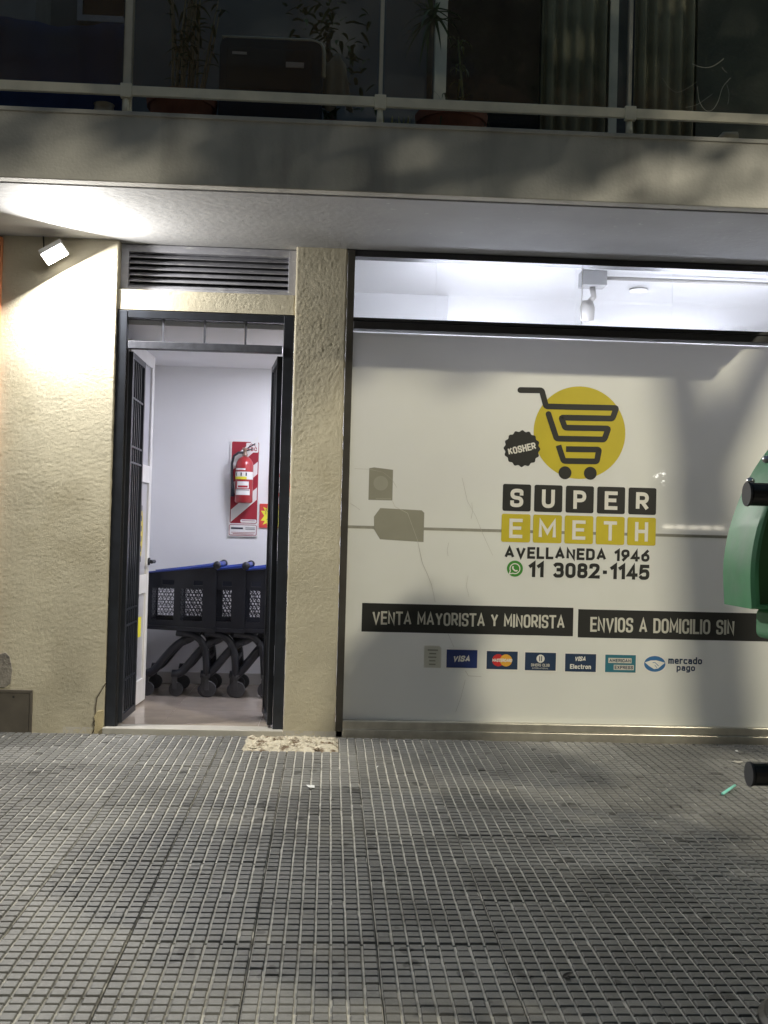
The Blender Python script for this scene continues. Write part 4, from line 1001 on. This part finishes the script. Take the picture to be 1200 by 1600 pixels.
x, _ = at(615, 190, -1.0); t = thing('snake_plant', 'low pointed plant at the foot of the second railing post', 'plant', (x, -1.0, SZ))
lb = MB()
for k in range(14): blade(lb, (x+rr.uniform(-.06, .1), -1.0+rr.uniform(-.03, .03), SZ+.0), rr.uniform(0, 6.28), rr.uniform(.1, .16), rr.uniform(1.0, 1.4), .1, .012, 5)
lb.build('foliage', M['leaf2'], t)
# dark barbecue trolley / cabinet
xa, xb = at(342, 120, -.8)[0], at(503, 120, -.8)[0]; zt = at(420, 60, -.8)[1]
t = thing('grill_cabinet', 'dark rounded cabinet with a pale top edge between two potted plants', 'cabinet', ((xa+xb)/2, -.7, SZ))
MB().prism(rrect(xa, SZ+.02, xb, zt, .05, 6), -.8, -.45).build('body', mat('cabinet_black', (.026, .034, .055), .4, var=.2, vscale=7), t, bevel=.008)
pl = rp([(xa+.01, zt+.0), (xb-.06, zt+.003, .01), (xb+.006, zt-.02, .05), (xb+.01, zt-.2)], k=5)
MB().tube([(p[0], -.79, p[1]) for p in pl], .011, 8).build('edge_tube', M['rail'], t, smooth=True)
MB().box(xa+.04, xb-.06, -.806, -.8005, SZ+.3, zt-.06).build('front_panel', mat('cabinet_panel', (.03, .034, .045), .3, var=.2), t, bevel=.004)
mb = MB(); mb.box(xa+.07, xa+.15, -.811, -.8062, zt-.1, zt-.085); mb.box(xb-.2, xb-.1, -.811, -.8062, zt-.16, zt-.13); mb.build('trim', M['steel'], t)
# cloth hanging beside cabinet
x, z = at(515, 90, -.72); n = 8; mb = MB(); vs = []
for i in range(n+1):
    for j in range(7): vs.append((x-.03+.12*i/n+.05*j/6*(i/n), -.72+.015*math.sin(i*1.8+j*.4), z-.0-.28*j/6-.03*math.sin(i)))
mb.add(vs, [(i*7+j, (i+1)*7+j, (i+1)*7+j+1, i*7+j+1) for i in range(n) for j in range(6)])
o = mb.build('hanging_cloth', mat('pale_cloth', (.34, .31, .24), .9, var=.15), smooth=True); s = o.modifiers.new('sol', 'SOLIDIFY'); s.thickness = .004; tag(o, 'pale cloth draped beside the dark cabinet on the balcony', 'cloth')
x, _ = at(548, 130, -.5); t = thing('leafy_bush', 'dim leafy bush behind the dark cabinet', 'plant', (x, -.5, SZ)); lb = MB()
for k in range(220): 
    a = rr.uniform(0, 6.28); d = rr.uniform(0, .3); blade(lb, (x-.15+d*math.cos(a), -.4+d*.5*math.sin(a), SZ+rr.uniform(.3, 1.0)), rr.uniform(0, 6.28), rr.uniform(.06, .12), rr.uniform(-.6, .9), .4, .016, 3)
MB().lathe([(.1, 0), (.14, .25), (.13, .25), (0, .22)], (x-.1, -.4, SZ), 24).build('pot', M['terra'], t)
MB().tube([(x-.1, -.4, SZ+.2), (x-.14, -.4, SZ+.8)], .012, 6).build('stem', M['bark'], t); lb.build('foliage', M['leaf'], t)
x, z = at(163, 158, -1.02); tag(MB().lathe([(.05, 0), (.058, .02), (.06, .05), (.05, .06), (.05, .085), (.055, .09), (.04, .092), (0, .085)], (x, -1.02, SZ), 24).build('small_pot', mat('glazed_pot', (.34, .31, .26), .3, var=.1), smooth=True), 'small glazed pot behind the first railing post', 'pot')
x, z = at(1140, 205, -1.0); tag(MB().tube([(x-.08, -1.0, SZ+.012), (x-.02, -1.0, SZ+.07), (x+.04, -1.0, SZ+.075)], [.03, .035, .03], 10).build('watering_spout', M['rail'], smooth=True), 'pale bent pipe end behind the right bottom rail', 'pipe')

# ------------------------------------------------------------------ litter bin at the right edge
bxc, byb, byf = 1.475, -3.68, -3.90
bin_ = thing('litter_bin', 'green plastic litter bin with black crossbars at the right edge', 'litter bin', (bxc, -3.79, ground(0, -3.79)))
def binout(s):
    p = []; x_l = -.325*s
    pts = [(-.325, 1.075), (-.330, 1.2), (-.305, 1.33), (-.245, 1.47), (-.15, 1.58), (0, 1.63), (.15, 1.58), (.245, 1.47), (.305, 1.33), (.330, 1.2), (.325, 1.075)]
    cz = 1.3
    for i, (x, z) in enumerate(pts): p.append((bxc+x*s, cz+(z-cz)*s))
    return p
def smoothpoly(pl):
    q = []
    n = len(pl)
    for i in range(n-1):
        p0, p1, p2, p3 = pl[max(i-1, 0)], pl[i], pl[i+1], pl[min(i+2, n-1)]
        for k in range(4):
            t = k/4; q.append(tuple(.5*((2*p1[c])+(-p0[c]+p2[c])*t+(2*p0[c]-5*p1[c]+4*p2[c]-p3[c])*t*t+(-p0[c]+3*p1[c]-3*p2[c]+p3[c])*t**3) for c in (0, 1)))
    q.append(pl[-1]); return q
O, I = smoothpoly(binout(1)), smoothpoly(binout(.945))
n = len(O); vs = [(x, byb, z) for x, z in O]+[(x, byf+.012, z) for x, z in O]+[(bxc+(x-bxc)*.975, byf, 1.3+(z-1.3)*.975) for x, z in O]+[(x, byf, z) for x, z in I]+[(x, byf+.05, z) for x, z in I]
fs = [tuple(range(n))]
for a in range(4):
    for i in range(n): j = (i+1) % n; fs.append((a*n+i, a*n+j, (a+1)*n+j, (a+1)*n+i))
o = MB().add(vs, fs).build('shell', M['bingreen'], bin_, smooth=True); e = o.modifiers.new('es', 'EDGE_SPLIT'); e.split_angle = R(32)
nI = len(I); MB().face(I, byf+.045).build('front_panel', M['bingreen2'], bin_)
MB().prism(rrect(bxc-.2, 1.16, bxc+.2, 1.4, .05, 6), byf+.02, byf+.044).build('front_boss', M['bingreen2'], bin_, bevel=.008)
MB().prism(rrect(bxc-.255, .985, bxc+.255, 1.073, .02, 4), byf-.02, byb-.06).build('lower_lip', M['bingreen'], bin_, bevel=.006)
for zz, yy in ((1.385, byf-.045), (.635, byf-.02)):
    x0 = at(1170, 775, yy)[0] if zz > 1 else at(1174, 1195, yy)[0]
    cb = MB().tube([(x0, yy, zz), (bxc+.25, yy+.03, zz)], .031, 20).build('crossbar', M['binblack'], bin_, smooth=False, bevel=.003)
    MB().lathe([(.033, -.006), (.033, .0), (.026, .002), (.0, .002)], (x0-.001, yy, zz), 20, 'x').build('end_cap', M['rubber'], cb)
    for k in range(1): MB().tube([(bxc, yy+.03, zz), (bxc, -3.79, zz)], .02, 10).build('bar_mount', M['binblack'], cb)
for px, py in ((1172, 752), (1197, 718)):
    x, z = at(px, py, byf); MB().lathe([(0, -.016), (.008, -.013), (.011, -.004), (.011, .0)], (x, byf+.0, z), 14, 'y').build('bolt', M['steel'], bin_, smooth=True)
MB().tube([(bxc-.02, -3.88, ground(0, -3.88)), (bxc-.02, -3.88, .9), (bxc, -3.8, 1.0)], .035, 20).build('post', M['bingreen'], bin_, smooth=True)
g0 = ground(0, -3.79)
MB().lathe([(.235, 0), (.245, .01), (.245, .03), (.23, .042), (.205, .045), (.195, .03), (.05, .028), (.05, .06), (.036, .062)], (bxc-.02, -3.88, g0), 40).build('base', M['binblack'], bin_, smooth=False, bevel=.002)

# ------------------------------------------------------------------ litter on the pavement
def gpt(px, py):
    d = _w*CF+_r*(px-600)-_u*(py-800); t = (SLOPE*CAM.y-CAM.z)/(d.z-SLOPE*d.y); return CAM+d*t
a, b = gpt(1129, 1243), gpt(1148, 1230); tag(MB().tube([a+Vector((0, 0, .009)), b+Vector((0, 0, .009))], .0075, 10).build('straw', M['straw'], smooth=True), 'short pale cyan straw lying on the pavement', 'straw')
def scrap(px, py, s, m, lab, name, cat, seed):
    c = gpt(px, py); q = random.Random(seed); n = 7; vs = [(c.x, c.y, c.z+.012)]
    for i in range(n): a = 2*math.pi*i/n; d = s*q.uniform(.45, 1.2); vs.append((c.x+d*math.cos(a), c.y+d*math.sin(a)*.9, c.z+q.uniform(.002, .012)))
    o = MB().add(vs, [(0, i+1, (i+1) % n+1) for i in range(n)]).build(name, m); so = o.modifiers.new('sol', 'SOLIDIFY'); so.thickness = .001
    return tag(o, lab, cat)
scrap(486, 1230, .03, M['paper'], 'crumpled white paper scrap in front of the pillar', 'paper_scrap', 'litter', 1)
scrap(1152, 1192, .03, M['marble'], 'flattened pale scrap between the straw and the window', 'paper_scrap', 'litter', 2)
scrap(1152, 1175, .012, M['paper'], 'tiny white paper speck near the window sill at the right', 'paper_scrap', 'litter', 4)
scrap(590, 1200, .008, M['paper'], 'tiny white fleck below the window near the pillar', 'paper_scrap', 'litter', 8)
c = gpt(891, 1528); mb = MB(); blade(mb, (c.x-.02, c.y, c.z+.004), .6, .06, .35, .3, .010, 5); blade(mb, (c.x-.02, c.y, c.z+.004), -.9, .035, .3, .3, .006, 5)
o = mb.build('dead_leaf', M['deadleaf']); so = o.modifiers.new('sol', 'SOLIDIFY'); so.thickness = .0012; tag(o, 'small dark curled leaf on the front paving', 'leaf')

# ------------------------------------------------------------------ street trees (right of the picture, their shade falls on the front; the young one is added for its shade)
def leafcloud(centres, n, size, seed):
    q = random.Random(seed); mb = MB()
    for k in range(n):
        c, rad = q.choice(centres); v = Vector((q.gauss(0, 1), q.gauss(0, 1), q.gauss(0, 1))).normalized()*rad*q.random()**.4; p = Vector(c)+v
        a = Vector((q.gauss(0, 1), q.gauss(0, 1), q.gauss(0, .6))).normalized(); b = a.orthogonal().normalized(); s = size*q.uniform(.6, 1.3)
        mb.add([p-a*s, p+b*s*.45, p+a*s, p-b*s*.45], [(0, 1, 2, 3)])
    return mb
tr = thing('street_tree', 'forked street tree at the kerb whose trunk shades the window', 'tree', (5.05, -4.5, ground(0, -4.5)), 0, 'street trees')
tb = MB(); tb.tube([(5.2, -4.5, -.12), (5.12, -4.5, 1.5), (5.0, -4.5, 3.8), (4.9, -4.5, 4.75)], [.15, .12, .10, .095], 14); tb.build('trunk', M['bark'], tr, smooth=True)
brs = [[(4.9, -4.5, 4.7), (4.78, -4.5, 5.3), (4.5, -4.4, 6.2), (4.2, -4.3, 7)], [(4.9, -4.5, 4.7), (5.12, -4.5, 5.15), (5.3, -4.5, 6.0), (5.6, -4.6, 7.2)], [(4.65, -4.45, 5.7), (4.0, -4.2, 6.2), (3.4, -4.0, 6.7)], [(5.25, -4.5, 5.8), (5.0, -4.0, 6.3), (4.9, -3.6, 6.9)]]
for b in brs: MB().tube(b, [.075, .06, .045, .03][:len(b)], 10).build('limb', M['bark'], tr, smooth=True)
cs = [((4.2, -4.3, 7.1), .8), ((5.6, -4.6, 7.3), .9), ((4.9, -3.6, 7.0), .6), ((4.8, -4.6, 7.8), 1.0)]
cs2 = [((x, -4.4+.25*math.sin(3*x), z), .5) for x, z in ((1.7, 5.5), (2.2, 5.42), (2.7, 5.45), (3.2, 5.42), (3.7, 5.45), (4.2, 5.5), (4.5, 5.9), (5.0, 6.0), (2.5, 5.9), (3.3, 5.95), (4.0, 6.3), (1.2, 5.7))]
leafcloud(cs, 2200, .075, 5).build('crown', M['leaf'], tr)
leafcloud(cs2, 7600, .066, 6).build('crown', M['leaf'], tr)
MB().tube([(4.5, -4.4, 6.1), (3.6, -4.35, 5.85), (2.4, -4.3, 5.8), (.8, -4.3, 6.0)], [.05, .04, .03, .015], 10).build('limb', M['bark'], tr, smooth=True)
yt = thing('added_shade_tree', 'bushy young tree added to shade the paving and lower window, nearer the litter bin', 'tree', (3.0, -4.75, ground(0, -4.75)), 0, 'street trees')  # unseen tree, added to block lamp light from the paving and lower window
MB().tube([(3.0, -4.75, -.1), (3.02, -4.75, 1.0), (3.0, -4.7, 2.6)], [.05, .042, .02], 10).build('trunk', M['bark'], yt, smooth=True)
MB().tube([(3.0, -4.72, 2.2), (3.4, -4.4, 3.0), (3.62, -4.1, 3.6)], [.03, .02, .01], 8).build('limb', M['bark'], yt, smooth=True)
leafcloud([((3.64, -4, 3.72), .18), ((3.6, -4, 3.45), .22), ((3.68, -4.05, 3.2), .24), ((2.4, -4.75, 2.4), .5), ((3.0, -4.75, 2.7), .6), ((3.5, -4.7, 2.8), .45), ((3.0, -4.75, 1.9), .6), ((4.1, -4.8, 2.2), .5), ((2.5, -4.8, 1.8), .45)], 7500, .06, 9).build('crown', M['leaf'], yt)
# ------------------------------------------------------------------ street lamp
sl = thing('street_lamp', 'tall street lamp on the kerb with its arm over the road', 'street lamp', (7.2, -5.55, -.26))
MB().tube([(7.2, -5.55, -.26), (7.2, -5.55, 4), (7.2, -5.55, 7.4)], [.1, .08, .06], 16).build('pole', M['steel'], sl, smooth=True)
MB().tube([(7.2, -5.55, 7.3), (7.2, -6.2, 7.62), (7.2, -8.35, 7.62)], .035, 10).build('arm', M['steel'], sl, smooth=True)
MB().box(7.05, 7.35, -8.95, -8.3, 7.56, 7.68).build('lamp_head', M['housing'], sl, bevel=.03); MB().box(7.1, 7.3, -8.85, -8.4, 7.548, 7.559).build('lens', M['lampglass'], sl)
ld = bpy.data.lights.new('lamp_light', 'SPOT'); ld.energy = LAMP_W; ld.color = LAMP_COL; ld.shadow_soft_size = .12; ld.spot_size = R(150); ld.spot_blend = .4
lo = bpy.data.objects.new('lamp_light', ld); C.objects.link(lo); lo.parent = sl; lo.location = LAMP_POS-Vector((7.2, -5.55, -.26))
lo.rotation_euler = (Vector((1.2, 0, 1))-LAMP_POS).to_track_quat('-Z', 'Y').to_euler()
# ------------------------------------------------------------------ building across the street (mirrored faintly in the film)
ob = thing('opposite_building', 'dark four-storey building across the street with one lit wall lamp', 'building', (0, -19, -.2))
MB().box(-26, 32, -24, -19, -.26, 15).build('wall', M['farwall'], ob)
for k in range(9):
    for zz, hh in ((.8, 1.6), (4.4, 1.6), (7.8, 1.6), (11.2, 1.6)):
        x = -16+k*4.4; wn = MB().box(x, x+1.6, -18.99, -18.95, zz, zz+hh).build('window', M['dark'], ob, bevel=.01); MB().box(x+.06, x+1.54, -18.948, -18.94, zz+.06, zz+hh-.06).build('pane', M['darkglass'], wn)
x0_, z0_ = at(1040, 826, 18.9); x1_, z1_ = at(1138, 822, 18.9)
for k in range(5): MB().box(x0_+(x1_-x0_)*k/5, x0_+(x1_-x0_)*(k+.8)/5, -18.949, -18.93, z0_, z0_+.09).build('lit_shutter_gap', emis('lit_gap', (1, .9, .7), 22), ob)
x, z = at(1035, 745, 18.75); t = thing('far_wall_lamp', 'small lit wall lamp on the building across the street', 'lamp', (x, -18.85, z))
MB().box(x-.12, x+.12, -19, -18.86, z-.1, z+.12).build('lamp_body', M['housing'], t, bevel=.01); MB().box(x-.11, x+.11, -18.859, -18.85, z-.09, z+.11).build('lamp_glass', M['farlamp'], t)
